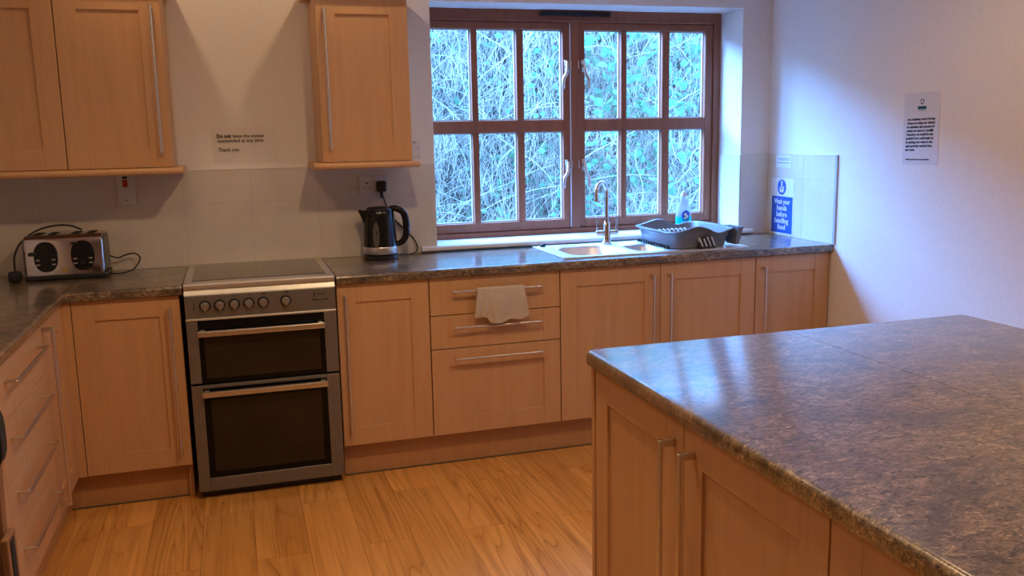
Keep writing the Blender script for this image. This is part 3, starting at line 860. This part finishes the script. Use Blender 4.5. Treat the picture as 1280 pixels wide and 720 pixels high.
obj('rib_reflection', bm, 'black', dr)  # black bars painted as the rack ribs' reflection on the drainer
bm = bm_new(); loft(bm, [[Vector((2.338, q, RZ + .003)), Vector((2.428, q, RZ + .003)), Vector((2.412, q, RZ + .050)), Vector((2.385, q, RZ + .062)), Vector((2.352, q, RZ + .040))] for q in (-.5145, -.4935)])
obj('slot_recess', bm, 'black', dr)
bm = bm_new()   # front cutlery slots
for i in range(4):
    x = 2.360 + i * .022
    box(bm, x, x + .0065, -.5165, -.4925, RZ + .004, RZ + .050 - i * .002 + (.012 if i > 1 else 0), .001, 1, Matrix.Translation((x, 0, RZ)) @ Matrix.Rotation(-.42, 4, 'Y') @ Matrix.Translation((-x, 0, -RZ)))
obj('drain_slot', bm, 'rackwhite', dr, label='white slanted slots in the front')
bm = bm_new()
loft(bm, [[Vector((2.548, -.50, RZ + .005)), Vector((2.566, -.50, RZ + .005)), Vector((2.566, -.41, RZ + .005)), Vector((2.548, -.41, RZ + .005))],
          [Vector((2.548, -.52, RZ + .088)), Vector((2.578, -.52, RZ + .088)), Vector((2.578, -.40, RZ + .088)), Vector((2.548, -.40, RZ + .088))],
          [Vector((2.543, -.527, RZ + .093)), Vector((2.582, -.527, RZ + .093)), Vector((2.582, -.393, RZ + .093)), Vector((2.543, -.393, RZ + .093))],
          [Vector((2.553, -.515, RZ + .093)), Vector((2.574, -.515, RZ + .093)), Vector((2.574, -.405, RZ + .093)), Vector((2.553, -.405, RZ + .093))],
          [Vector((2.555, -.497, RZ + .010)), Vector((2.562, -.497, RZ + .010)), Vector((2.562, -.413, RZ + .010)), Vector((2.555, -.413, RZ + .010))]])
obj('cutlery_holder', bm, 'rackgrey', dr)

# ------------------------------------------------------------------ washing-up bottle
bt = thing('washing_up_bottle', 'clear washing-up liquid bottle with turquoise liquid on the window board', 'bottle', (2.543, .035, .9415))
bx, by, bz = 2.543, .035, .9417
def bprof(s=1.0): return [(.036 * s, 0), (.043 * s, .006), (.045 * s, .03), (.045 * s, .085), (.040 * s, .115), (.031 * s, .145), (.020 * s, .170), (.013 * s, .182), (.012 * s, .188)]
bm = bm_new(); lathe(bm, bprof(), (bx, by, bz), 28, 1, .62); obj('bottle_body', bm, 'clearplastic', bt, smooth=60)
bm = bm_new(); lathe(bm, [(.034, .0002), (.0425, .006), (.0458, .03), (.0458, .080), (.0400, .0805)], (bx, by, bz), 28, 1, .632); obj('liquid', bm, 'liquid', bt, smooth=50)
bm = bm_new(); lathe(bm, [(.016, .186), (.017, .188), (.017, .200), (.012, .206), (.009, .214), (.0045, .219)], (bx, by, bz), 20); obj('cap', bm, 'cap', bt, smooth=40)
bm = bm_new()
for sgn in (-1,):
    lp0, lp1 = [], []
    for k in range(24):
        a = 2 * PI * k / 24; dx, dz = .024 * math.cos(a), .030 * math.sin(a)
        yy = by - .62 * math.sqrt(max(0, .0456 ** 2 - dx * dx)) 
        lp0.append(Vector((bx + dx, yy - .0012, bz + .085 + dz))); lp1.append(Vector((bx + dx, yy - .0004, bz + .085 + dz)))
    loft(bm, [lp0, lp1])
obj('bottle_label', bm, 'blue', bt, label='blue oval bottle label')
bm = bm_new(); 
for dx, dz, r in ((-.004, .008, .008), (.007, -.003, .007), (-.006, -.012, .006)):
    lp = [[Vector((bx + dx + r * math.cos(2 * PI * k / 14), by - .0308 + q, bz + .085 + dz + r * math.sin(2 * PI * k / 14))) for k in range(14)] for q in (0, .002)]
    loft(bm, lp)
obj('label_print', bm, 'signwhite', bt)

# ------------------------------------------------------------------ kettle
kt = thing('electric_kettle', 'black jug kettle with a steel band on the worktop', 'kettle', (.858, -.125, TOP))
kx, ky, kz = .853, -.130, TOP + .0005
bm = bm_new(); lathe(bm, [(.079, 0), (.083, .003), (.083, .018), (.078, .022), (.040, .024)], (kx, ky, kz), 36); obj('power_base', bm, 'black', kt, smooth=40)
bm = bm_new()
lathe(bm, [(.060, .0245), (.079, .026), (.0805, .060), (.080, .065), (.0775, .13), (.072, .20), (.069, .226), (.064, .234), (.062, .234)], (kx, ky, kz), 40)
body_k = obj('kettle_body', bm, 'blackgloss', kt, smooth=40)
bm = bm_new(); lathe(bm, [(.0802, .027), (.0815, .029), (.0822, .058), (.0808, .061)], (kx, ky, kz), 40, cap=False); obj('steel_band', bm, 'steel', kt, smooth=40)
bm = bm_new(); lathe(bm, [(.0615, .2342), (.0605, .240), (.050, .246), (.020, .249), (.004, .2495)], (kx, ky, kz), 32); obj('lid', bm, 'black', kt, smooth=50)
bm = bm_new()
loft(bm, [[Vector((kx - .062, ky - .028, kz + .232)), Vector((kx - .062, ky + .028, kz + .232)), Vector((kx - .072, ky + .012, kz + .165)), Vector((kx - .072, ky - .012, kz + .165))],
          [Vector((kx - .101, ky - .006, kz + .2365)), Vector((kx - .101, ky + .006, kz + .2365)), Vector((kx - .094, ky + .004, kz + .218)), Vector((kx - .094, ky - .004, kz + .218))]])
obj('spout', bm, 'blackgloss', kt)
bm = bm_new()
pts = smooth_path([(kx + .050, ky - .01, kz + .238), (kx + .080, ky - .015, kz + .236), (kx + .112, ky - .02, kz + .215), (kx + .124, ky - .022, kz + .165), (kx + .122, ky - .022, kz + .115), (kx + .104, ky - .02, kz + .080), (kx + .074, ky - .015, kz + .066)], 6)
n = len(pts); tube(bm, pts, [.013 + .004 * math.sin(PI * i / (n - 1)) for i in range(n)], 14); obj('handle', bm, 'blackgloss', kt, smooth=60)
bm = bm_new()
lp0 = []
for k in range(20):
    a = 2 * PI * k / 20; th = math.radians(-112) + .26 * math.cos(a) * .75; zz = .120 + .062 * math.sin(a); rr = .0806 - .0055 * (zz - .06) / .1
    lp0.append((th, zz, rr))
loft(bm, [[Vector((kx + (rr + q) * math.cos(th), ky + (rr + q) * math.sin(th), kz + zz)) for th, zz, rr in lp0] for q in (-.002, .0012)])
simple_grey = MAT['kgrey'] = simple('smoked_window', (0.10, 0.095, 0.09), 0.2)
obj('water_window', bm, 'kgrey', kt, smooth=30, label='grey oval water window')
bm = bm_new()
pts = smooth_path([(.853 + .080, -.125, TOP + .012), (.99, -.075, TOP + .006), (1.035, -.035, TOP + .006), (1.052, -.022, TOP + .030), (1.035, -.014, TOP + .075), (.985, -.014, TOP + .13), (.935, -.014, TOP + .185), (.905, -.018, TOP + .245), (.893, -.020, 1.198), (.884, -.022, 1.225)], 8)
tube(bm, pts, .0034, 8); obj('power_cord', bm, 'black', kt, smooth=60)
bm = bm_new(); box(bm, .858, .906, -.060, -.0185, 1.222, 1.275, .010, 3); tube(bm, [(.883, -.038, 1.228), (.884, -.030, 1.205), (.885, -.024, 1.192)], [.010, .007, .005], 10)
obj('plug', bm, 'black', kt, smooth=50)

# ------------------------------------------------------------------ toaster
to = thing('toaster', 'chrome four slice toaster with two black oval control panels', 'toaster', (-.505, -.12, TOP))
TX0, TX1, TY0, TY1, TZ = -.660, -.354, -.205, -.035, TOP + .0005
bm = bm_new(); box(bm, TX0 - .006, TX1 + .010, TY0 - .014, TY1 + .006, TZ, TZ + .022, .006); obj('toaster_base', bm, 'black', to)
bm = bm_new()
def tsec(x, g=0):
    pr = []
    pts_ = [(TY0 - .004, TZ + .022), (TY0 + .000, TZ + .150)]
    for k in range(7):
        a = PI - PI / 2 * k / 6; pts_.append((TY0 + .034 + .032 * math.cos(a), TZ + .158 + .032 * math.sin(a)))
    for k in range(7):
        a = PI / 2 - PI / 2 * k / 6; pts_.append((TY1 - .034 + .032 * math.cos(a), TZ + .158 + .032 * math.sin(a)))
    pts_ += [(TY1 + .002, TZ + .150), (TY1 + .004, TZ + .022)]
    cy, cz = (TY0 + TY1) / 2, TZ + .1
    return [Vector((x, cy + (y - cy) * (1 - g), cz + (z - cz) * (1 - g))) for y, z in pts_]
loft(bm, [tsec(TX0, .06), tsec(TX0 + .004, .015), tsec(TX0 + .012, 0), tsec(TX1 - .012, 0), tsec(TX1 - .004, .015), tsec(TX1, .06)])
obj('toaster_body', bm, 'toasterchrome', to, smooth=35)
MAT['tside'] = simple('toaster_side_grey', (0.16, 0.15, 0.13), 0.35, 0.5)
for x, sgn in ((TX1, 1), (TX0, -1)):
    bm = bm_new(); xx = x + (.0005 if sgn > 0 else -.0005); loft(bm, [tsec(xx, .10), tsec(xx + sgn * .006, .14)]); obj('side_panel', bm, 'tside', to)
for cx in (-.578, -.434):
    bm = bm_new(); zc_ = TZ + .100
    lp = []
    for k in range(36):
        a = 2 * PI * k / 36; c, s = math.cos(a), math.sin(a)
        lp.append((cx + .046 * math.copysign(abs(c) ** .85, c), zc_ + .064 * math.copysign(abs(s) ** .85, s)))
    loft(bm, [[Vector((x, TY0 - .003 - q, z)) for x, z in lp] for q in (-.004, .004)] + [[Vector((cx + (x - cx) * .93, TY0 - .010, zc_ + (z - zc_) * .95)) for x, z in lp]])
    cpn = obj('control_oval', bm, 'blackgloss', to, smooth=30)
    for dx in (-.030, .030):
        for dz in (-.012, -.032):
            bm = bm_new(); box(bm, cx + dx - .0075, cx + dx + .0075, TY0 - .0135, TY0 - .0095, zc_ + dz - .003, zc_ + dz + .003, .001)
            obj('button', bm, 'steel', cpn)
    bm = bm_new(); cyl(bm, (cx, TY0 - .010, zc_ - .028), (cx, TY0 - .020, zc_ - .028), .012, 18, .002); obj('browning_dial', bm, 'black', cpn, smooth=40)
bm = bm_new(); box(bm, -.640, -.606, TY0 - .034, TY0 - .006, TZ + .108, TZ + .124, .004); obj('lever', bm, 'black', to)
bm = bm_new(); box(bm, -.472, -.446, TY0 - .036, TY0 - .008, TZ + .150, TZ + .160, .004); obj('lever', bm, 'black', to)
bm = bm_new(); box(bm, -.520, -.494, TY0 - .0062, TY0 - .0025, TZ + .036, TZ + .046, .0005, 1); obj('sticker', bm, 'yellow', to, label='small yellow sticker')
for cx in (-.612, -.553, -.463, -.402):
    bm = bm_new(); box(bm, cx - .016, cx + .016, TY0 + .030, TY1 - .030, TZ + .1885, TZ + .1925, .002)
    obj('toast_slot', bm, 'dark', to)
bm = bm_new()
tube(bm, smooth_path([(-.452, TY1 - .010, TZ + .195), (-.50, -.06, TZ + .217), (-.56, -.10, TZ + .221), (-.62, -.15, TZ + .205), (-.675, -.18, TZ + .160), (-.698, -.195, TZ + .11), (-.702, -.20, TZ + .065), (-.702, -.20, TZ + .040)], 8), .0042, 8)
tube(bm, smooth_path([(TX1 + .005, -.06, TZ + .075), (-.315, -.05, TZ + .062), (-.285, -.045, TZ + .072), (-.245, -.05, TZ + .078), (-.222, -.07, TZ + .055), (-.250, -.11, TZ + .014), (-.30, -.15, TZ + .005), (-.345, -.14, TZ + .006)], 8), .0034, 8)
obj('power_cord', bm, 'black', to, smooth=60)
bm = bm_new(); box(bm, -.728, -.678, -.222, -.186, TZ, TZ + .046, .010, 3); cyl(bm, (-.703, -.224, TZ + .024), (-.703, -.21, TZ + .024), .004, 8)
obj('plug', bm, 'black', to, smooth=50)

# ------------------------------------------------------------------ sockets and switches
def plate(name, label, x0, x1, z0, z1, y=-T):
    t = thing(name, label, 'socket' if 'socket' in name else 'switch', ((x0 + x1) / 2, y, (z0 + z1) / 2))
    bm = bm_new(); box(bm, x0, x1, y - .010, y - .0006, z0, z1, .003); obj('face_plate', bm, 'plastic_white', t)
    return t
t = plate('double_socket', 'white double wall socket above the kettle', .780, .926, 1.212, 1.298)
for cx in (.817, .889):
    bm = bm_new()
    if cx < .85:
        box(bm, cx - .0035, cx + .0035, -T - .0106, -T - .0095, 1.260, 1.269)
        box(bm, cx - .0145, cx - .0085, -T - .0106, -T - .0095, 1.239, 1.244); box(bm, cx + .0085, cx + .0145, -T - .0106, -T - .0095, 1.239, 1.244)
        obj('pin_hole', bm, 'dark', t)
    else: bm.free()
for cx in (.845, .861):
    bm = bm_new(); box(bm, cx - .006, cx + .006, -T - .0135, -T - .0095, 1.268, 1.284, .001); obj('rocker', bm, 'plastic_white', t)
bm = bm_new(); box(bm, .7855, .7875, -T - .0106, -T - .0095, 1.253, 1.256)
obj('screw', bm, 'dark', t)
t = plate('cooker_switch', 'white cooker switch with a red rocker under the left wall cabinets', -.300, -.222, 1.205, 1.343)
bm = bm_new(); box(bm, -.272, -.252, -T - .0145, -T - .0095, 1.284, 1.318, .002); obj('rocker', bm, 'red', t, label='red rocker')
bm = bm_new(); box(bm, -.272, -.252, -T - .0108, -T - .0095, 1.322, 1.332); obj('indicator', bm, 'dark', t)
bm = bm_new(); cyl(bm, (-.262, -T - .0095, 1.224), (-.262, -T - .0107, 1.224), .003, 10); obj('screw', bm, 'dark', t)
t = plate('fan_switch', 'small white switch plate between wall cabinet and window', 1.003, 1.089, 1.381, 1.467, y=0)
text_mesh('lettering', ['N'], .012, 'ink', t, (1.053, -.0104, 1.449), (1, 0, 0), (0, 0, 1), .0005)
bm = bm_new(); cyl(bm, (1.075, -.0095, 1.425), (1.075, -.0107, 1.425), .0028, 10); obj('screw', bm, 'dark', t)

# ------------------------------------------------------------------ notices
t = thing('notice', 'clear laminated notice about the cooker on the wall above it', 'notice', (.245, 0, 1.47))
bm = bm_new(); box(bm, .120, .412, -.0010, -.0004, 1.375, 1.540); obj('sheet', bm, 'film', t)
fit(text_mesh('lettering', ['Do not'], .0245, 'ink', t, (.1425, -.0014, 1.493), (1, 0, .0), (0, 0, 1), .0009), 0, .062)
fit(text_mesh('lettering', ['leave the cooker'], .0245, 'ink', t, (.2130, -.0014, 1.493), (1, 0, .0), (0, 0, 1), .0001), 0, .140)
fit(text_mesh('lettering', ['unattended at any time.'], .0245, 'ink', t, (.1440, -.0014, 1.472), (1, 0, .0), (0, 0, 1), .0001), 0, .207)
fit(text_mesh('lettering', ['Thank you'], .0245, 'ink', t, (.1465, -.0014, 1.431), (1, 0, .0), (0, 0, 1), .0001), 0, .090)

t = thing('notice', 'laminated white recycling notice on the right wall', 'notice', (XR, -1.16, 1.47))
bm = bm_new()
tmp = Matrix.Translation((XR, -1.158, 1.471)) @ Matrix.Rotation(-.020, 4, 'X') @ Matrix.Translation((-XR, 1.158, -1.471))
box(bm, XR - .0016, XR - .0006, -1.264, -1.052, 1.318, 1.626, 0, 1, tmp); obj('sheet', bm, 'paper', t)
RW, UP = (0, -1, .02), (0, .02, 1)
y0 = -1.076
body_txt = ['As a business, we at Corney', 'House are doing our utmost', 'to minimise the amount of', 'waste we send to Landfill.', 'Therefore, we would be very', 'grateful if you could assist us', 'by placing your waste in the', 'appropriately marked bins', 'and crates.']
widths = [.166, .164, .164, .162, .162, .163, .160, .158, .060]
for i, ln in enumerate(body_txt):
    o = text_mesh('lettering', [ln], .0135, 'ink', t, (XR - .0021, y0 + i * .0007, 1.5085 - i * .0163), RW, UP, .0007)
    ys = [v.co.y for v in o.data.vertices]; w = max(ys) - min(ys); k = widths[i] / w; ymx = max(ys)
    for v in o.data.vertices: v.co.y = ymx + (v.co.y - ymx) * k
o = text_mesh('lettering', ['Thank you for your co-operation.'], .0095, 'ink', t, (XR - .0021, y0 + .002, 1.338), RW, UP, .0005)
ys = [v.co.y for v in o.data.vertices]; w = max(ys) - min(ys); ymx = max(ys)
for v in o.data.vertices: v.co.y = ymx + (v.co.y - ymx) * .145 / w
bm = bm_new()
for k in range(3):
    a = PI / 2 + 2 * PI * k / 3; b_ = a + 2 * PI / 3 * .72; c = (-1.160, 1.588)
    p = [(c[0] - .015 * math.cos(a), c[1] + .015 * math.sin(a)), (c[0] - .015 * math.cos(b_), c[1] + .015 * math.sin(b_)), (c[0] - .008 * math.cos(b_), c[1] + .008 * math.sin(b_)), (c[0] - .008 * math.cos(a), c[1] + .008 * math.sin(a))]
    bm.faces.new([bm.verts.new((XR - .0021, y, z)) for y, z in p])
obj('recycling_emblem', bm, 'ink', t)
bm = bm_new(); box(bm, XR - .0021, XR - .0017, -1.186, -1.134, 1.555, 1.569); box(bm, XR - .0021, XR - .0017, -1.183, -1.137, 1.549, 1.5515); obj('logo_bar', bm, 'teal', t)
text_mesh('lettering', ['BUSINESS'], .010, 'ink', t, (XR - .0024, -1.1365, 1.5585), RW, UP, .0004, sx=.92)

t = thing('hand_washing_sign', 'blue and white hand washing sign on the right wall splashback', 'sign', (XR - T, -.15, 1.07))
SX = XR - T - .0005
bm = bm_new(); box(bm, SX - .0010, SX - .0001, -.256, -.046, .917, 1.222, .0002, 1); obj('sign_board', bm, 'signwhite', t)
bm = bm_new(); box(bm, SX - .0014, SX - .0010, -.248, -.054, .925, 1.122, .0001, 1); obj('blue_panel', bm, 'blue', t)
bm = bm_new(); loft(bm, [[Vector((q, -.145 + .040 * math.cos(2 * PI * k / 36), 1.172 + .041 * math.sin(2 * PI * k / 36))) for k in range(36)] for q in (SX - .0014, SX - .0010)])
obj('pictogram_disc', bm, 'blue', t)
bm = bm_new()
def disc_poly(pts): bm.faces.new([bm.verts.new((SX - .0018, -.145 - x, 1.172 + z)) for x, z in pts])
disc_poly([(-.006, .034), (.006, .034), (.006, -.004), (-.006, -.004)])
disc_poly([(-.022, -.006), (-.006, -.012), (.006, -.012), (.022, -.004), (.016, -.028), (-.016, -.028)])
disc_poly([(-.020, -.002), (-.014, .002), (-.004, -.012), (-.012, -.016)])
disc_poly([(.024, .002), (.018, .006), (.004, -.010), (.012, -.016)])
obj('hands_pictogram', bm, 'signwhite', t)
for i, (ln, w_) in enumerate((('Wash your', .148), ('hands', .092), ('before', .098), ('handling', .128), ('food', .072))):
    o = text_mesh('lettering', [ln], .0385, 'signwhite', t, (SX - .0018, -.08, 1.082 - i * .0345), (0, -1, 0), (0, 0, 1), .0010)
    ys = [v.co.y for v in o.data.vertices]; a_, b_ = min(ys), max(ys); k = w_ / (b_ - a_)
    c_ = (a_ + b_) / 2
    cen = (-.151) - wm(t).translation.y
    for v in o.data.vertices: v.co.y = cen + (v.co.y - c_) * k

t = thing('notice', 'small white printed label at the top of the right wall splashback', 'label', (SX, -.15, 1.31))
bm = bm_new(); box(bm, SX - .0010, SX - .0001, -.222, -.084, 1.277, 1.342, .0002, 1); obj('sheet', bm, 'signwhite', t)
bm = bm_new()
for z, a, b_ in ((1.326, -.210, -.096), (1.318, -.205, -.110), (1.303, -.208, -.098)):
    y = b_
    while y > a + .006:
        w = random.uniform(.004, .011); box(bm, SX - .0014, SX - .0011, y - w, y, z - .0014, z + .0014); y -= w + .002
obj('print_line', bm, 'ink', t)

# ------------------------------------------------------------------ towel
def towel():
    bm = bm_new(); NX, NZ = 60, 30
    # front drop over the handle bar at y=-.612, z=.806
    def front(u, v):
        xl = 1.197 - .016 * v; xr = 1.410 + .024 * v
        x = xl + (xr - xl) * u
        f = 1 / (1 + math.exp(-(u - .20 - .05 * v) / .012))          # left flap lies behind the main fold
        drop = .128 * (1 - f) + f * (.168 - .030 * u + .004 * math.sin(u * 17))
        z = .8155 - drop * v
        fold = f * (.006 + .004 * math.sin(u * 15 + 2 * v) * (.2 + v) + .007 * math.exp(-((u - .27 - .10 * v) / .028) ** 2) * (.4 + v) + .005 * math.exp(-((u - .40 - .05 * v) / .03) ** 2) * v)
        fold += (1 - f) * .004 * math.sin(u * 40) * (.3 + v)
        fold += f * .004 * math.exp(-((v - .97) / .05) ** 2)
        y = -.6225 - .004 * math.sin(v * PI) - fold * (0.1 + min(1, v * 3) * .9)
        return x, y, z
    rows = []
    nb = 6
    for j in range(NZ + nb + 10 + 1):
        row = []
        for i in range(NX + 1):
            u = i / NX
            if j <= NZ:
                p = front(u, 1 - j / NZ)
            elif j <= NZ + nb:
                a = PI * (j - NZ) / nb; x, y, z = front(u, 0)
                p = (x, -.612 - .0095 * math.cos(a), .8135 + .007 * math.sin(a))
            else:
                k = (j - NZ - nb) / 10; x, y, z = front(u, 0)
                x = x - .010 * k + .006 * (u - .5) * k
                p = (x, -.6025 + .002 * math.sin(u * 13), .8135 - .120 * k)
            row.append(bm.verts.new(p))
        rows.append(row)
    for a, b_ in zip(rows, rows[1:]):
        for i in range(NX): bm.faces.new((a[i], a[i + 1], b_[i + 1], b_[i]))
    bmesh.ops.recalc_face_normals(bm, faces=bm.faces)
    bmesh.ops.solidify(bm, geom=bm.faces[:], thickness=.0028)
    # short folded flap on the left
    return bm
tw = tag(obj('tea_towel', towel(), 'cloth', smooth=70), 'beige tea towel hanging over the top drawer handle', 'towel')

# ------------------------------------------------------------------ chair at the left edge
ch = thing('dining_chair', 'black padded chair with brown wooden frame at the left edge', 'chair', (-.526, -2.543, 0), 0)
bm = bm_new(); box(bm, -.205, .205, -.215, .190, .425, .475, .018, 3); obj('seat', bm, 'blackfab', ch, local=True, smooth=40)
bm = bm_new(); box(bm, -.190, .190, -.200, .185, .385, .4255, .003); obj('seat_frame', bm, 'chairwood', ch, local=True)
for sx_ in (-1, 1):
    bm = bm_new(); loft(bm, [[Vector((sx_ * .190 + a, y + b_, z)) for a, b_ in ((-.014, -.018), (.014, -.018), (.014, .018), (-.014, .018))] for z, y in ((.0, .255), (.20, .215), (.45, .200), (.70, .222), (.86, .250))])
    obj('leg', bm, 'chairwood', ch, local=True, smooth=30)
    bm = bm_new(); loft(bm, [[Vector((sx_ * .185 + a * k, -.195 + b_ * k, z)) for a, b_ in ((-.017, -.017), (.017, -.017), (.017, .017), (-.017, .017))] for z, k in ((.0, .75), (.4248, 1))])
    obj('leg', bm, 'chairwood', ch, local=True)
bm = bm_new()
box(bm, -.176, .176, .218, .236, .56, .60, .003)
obj('back_rail', bm, 'chairwood', ch, local=True)
bm = bm_new()
def pad(y, s):
    out = []
    for k in range(72):
        a = 2 * PI * k / 72; c, sn = math.cos(a), math.sin(a)
        r = (abs(c / .218) ** 4 + abs(sn / .095) ** 4) ** -.25
        out.append(Vector((r * c * s, y, .868 + r * sn * s)))
    return out
loft(bm, [pad(.205, .90), pad(.213, 1.0), pad(.258, 1.0), pad(.272, .93)])
bp = obj('backrest', bm, 'blackfab', ch, local=True, smooth=50)
bm = bm_new(); lp = pad(.273, .84); tube(bm, lp + lp[:2], .004, 6); obj('piping', bm, 'redfab', bp, local=True, smooth=60, label='dark red piping')
bm = bm_new(); box(bm, .208, .222, .150, .225, .476, .665, .003); box(bm, .208, .222, .150, .225, .4, .476, .002); obj('side_board', bm, 'chairwood', ch, local=True)
bm = bm_new(); box(bm, .2225, .2245, .170, .200, .42, .655, .001); obj('side_strip', bm, 'blackfab', ch, local=True)

# ------------------------------------------------------------------ ceiling downlights, last three added as fill
def downlight(x, y, label, k=1.0, size=.035, blend=.35, spot=178):
    t = thing('ceiling_downlight', label, 'ceiling light', (x, y, ZC), group=None)
    bm = bm_new()
    lathe(bm, [(.036, -.0005), (.048, -.0008), (.050, -.004), (.047, -.008), (.038, -.006)], (x, y, ZC), 32, cap=False)
    obj('trim_ring', bm, 'white', t, smooth=40)
    l = bpy.data.lights.new('downlight_lamp', 'SPOT'); l.energy = LAMP_W * k; l.color = LAMP_COL; l.shadow_soft_size = size
    l.spot_size = math.radians(spot); l.spot_blend = blend
    o = bpy.data.objects.new('downlight_lamp', l); COL.objects.link(o); o.parent = t; o.location = (0, 0, -.03)
downlight(-.10, -.53, 'round white downlight in the ceiling, above the left end of the worktop', .125, size=.02, blend=.1)
downlight(.71, -.53, 'round white downlight in the ceiling, above the worktop by the kettle', .125, size=.02, blend=.1)
downlight(-.10, -2.10, 'round white downlight in the ceiling, mid room in line with the toaster', .40, blend=.75)
downlight(.80, -2.10, 'round white downlight in the ceiling, mid room in line with the kettle', 1.15, blend=.75)
downlight(2.06, -2.00, 'round white downlight in the ceiling, above the island window end', .46, blend=.5)
downlight(.93, -2.75, 'added ceiling downlight lifting the floor and lower doors between cooker and island', 1.25, blend=1.0, spot=125)  # unseen lamp added to brighten the floor and base doors
downlight(-.10, -4.7, 'added ceiling downlight left and behind the viewer, as extra room light', .2, blend=1.0, spot=140)  # unseen lamp added behind the camera as extra light
downlight(1.60, -4.3, 'added ceiling downlight above the near end of the island, lighting its top', .3, blend=1.0, spot=140)  # unseen lamp added to light the island

# ------------------------------------------------------------------ outdoors: bramble bank beyond the window
def bank_y(z): return 2.35 + .42 * z
bm = bm_new()
NXb, NZb = 60, 34
rows = []
for j in range(NZb + 1):
    z = -.4 + 3.55 * j / NZb; row = []
    for i in range(NXb + 1):
        x = -3.5 + 13.0 * i / NXb
        row.append(bm.verts.new((x, bank_y(z) + random.uniform(-.09, .09) + .12 * math.sin(x * 2.1 + z), z)))
    rows.append(row)
for a, b_ in zip(rows, rows[1:]):
    for i in range(NXb): bm.faces.new((a[i], a[i + 1], b_[i + 1], b_[i]))
bmesh.ops.solidify(bm, geom=bm.faces[:], thickness=.3)
tag(obj('earth_bank', bm, 'soil'), 'dark steep earth bank outside the window', 'bank', kind='structure')
bm = bm_new(); box(bm, -3.5, 9.5, WD + .001, 2.6, -.5, -.4); tag(obj('ground', bm, 'soil'), 'bare ground between house wall and bank', 'ground', kind='structure')

rnd = random.Random(11)
def mesh_obj(name, V, F, mat, label, cat):
    me = bpy.data.meshes.new(name); me.from_pydata(V, [], F); me.materials.append(MAT[mat])
    o = bpy.data.objects.new(name, me); COL.objects.link(o); tag(o, label, cat, kind='stuff'); return o
def strand(V, F, pts, r0, r1):
    base = len(V); n = len(pts)
    for i, p in enumerate(pts):
        r = r0 + (r1 - r0) * i / (n - 1)
        for k in range(3):
            a = 2 * PI * k / 3; V.append((p[0] + r * math.cos(a), p[1] + r * math.sin(a) * .6, p[2] + r * math.sin(a) * .5))
    for i in range(n - 1):
        for k in range(3):
            k2 = (k + 1) % 3; F.append((base + i * 3 + k, base + i * 3 + k2, base + i * 3 + 3 + k2, base + i * 3 + 3 + k))
def vx(): return rnd.uniform(.6, 5.4)
V, F = [], []
for i in range(15000):                       # dry grass stalks, mostly upright
    x = vx(); z = rnd.uniform(.1, 2.75); y = bank_y(z) - rnd.uniform(.03, .75)
    L_ = rnd.uniform(.15, .5); a = rnd.gauss(0, .38); bend = rnd.gauss(0, .12)
    pts = [(x + L_ * t * math.sin(a) + bend * t * t, y - .08 * t, z + L_ * t * math.cos(a) - abs(bend) * t * t * .6) for t in (0, .35, .7, 1)]
    r = rnd.uniform(.0012, .0032); strand(V, F, pts, r, r * .4)
mesh_obj('dry_grass', V, F, 'straw', 'pale dry grass stalks on the bank outside the window', 'grass')
V, F = [], []
for i in range(360):                        # arching bramble canes
    x = vx(); z = rnd.uniform(.1, 2.4); y = bank_y(z) - rnd.uniform(.2, .95)
    L_ = rnd.uniform(.5, 1.3); a = rnd.uniform(-1.5, 1.5); sag = rnd.uniform(.1, .5)
    pts = []
    for k in range(9):
        t = k / 8; pts.append((x + L_ * t * math.sin(a) + .03 * math.sin(t * 9 + i), y - .15 * math.sin(PI * t), z + L_ * t * math.cos(a) - sag * t * t))
    r = rnd.uniform(.002, .0052); strand(V, F, pts, r, r * .5)
mesh_obj('bramble_canes', V, F, 'cane', 'pale arching bramble canes tangled outside the window', 'brambles')
V, F = [], []
def leaf(c, s, yaw, tilt, roll):
    base = len(V); m = Matrix.Rotation(yaw, 3, 'Z') @ Matrix.Rotation(tilt, 3, 'X') @ Matrix.Rotation(roll, 3, 'Y')
    out = [(0, 0, 0), (.26, .06, .16), (.40, .03, .42), (.28, .0, .74), (0, -.06, 1.0), (-.28, 0, .74), (-.40, .03, .42), (-.26, .06, .16), (0, -.05, .5)]
    for p in out:
        q = m @ Vector(p) * s; V.append((c[0] + q.x, c[1] + q.y, c[2] + q.z))
    for k in range(8): F.append((base + k, base + (k + 1) % 8, base + 8))
def clump(cx, cz, rad, n, smin, smax, dy):
    for i in range(n):
        x = cx + rnd.gauss(0, rad); z = cz + rnd.gauss(0, rad * .9); y = bank_y(z) - dy + rnd.gauss(0, .13)
        s = rnd.uniform(smin, smax)
        leaf((x, y, z), s, rnd.gauss(0, .7), rnd.uniform(-1.3, .6), rnd.uniform(-PI, PI))
for i in range(95): clump(vx(), rnd.uniform(.3, 2.8), .11, rnd.randint(8, 18), .035, .085, rnd.uniform(.25, .85))
for i in range(26): clump(rnd.uniform(3.0, 4.6), rnd.uniform(1.4, 2.65), .18, 26, .04, .10, rnd.uniform(.35, .9))
for i in range(1500): clump(vx(), rnd.uniform(.2, 2.8), .02, 1, .02, .06, rnd.uniform(.1, .9))
mesh_obj('bramble_leaves', V, F, 'leaf', 'green bramble leaves in clumps outside the window', 'leaves')
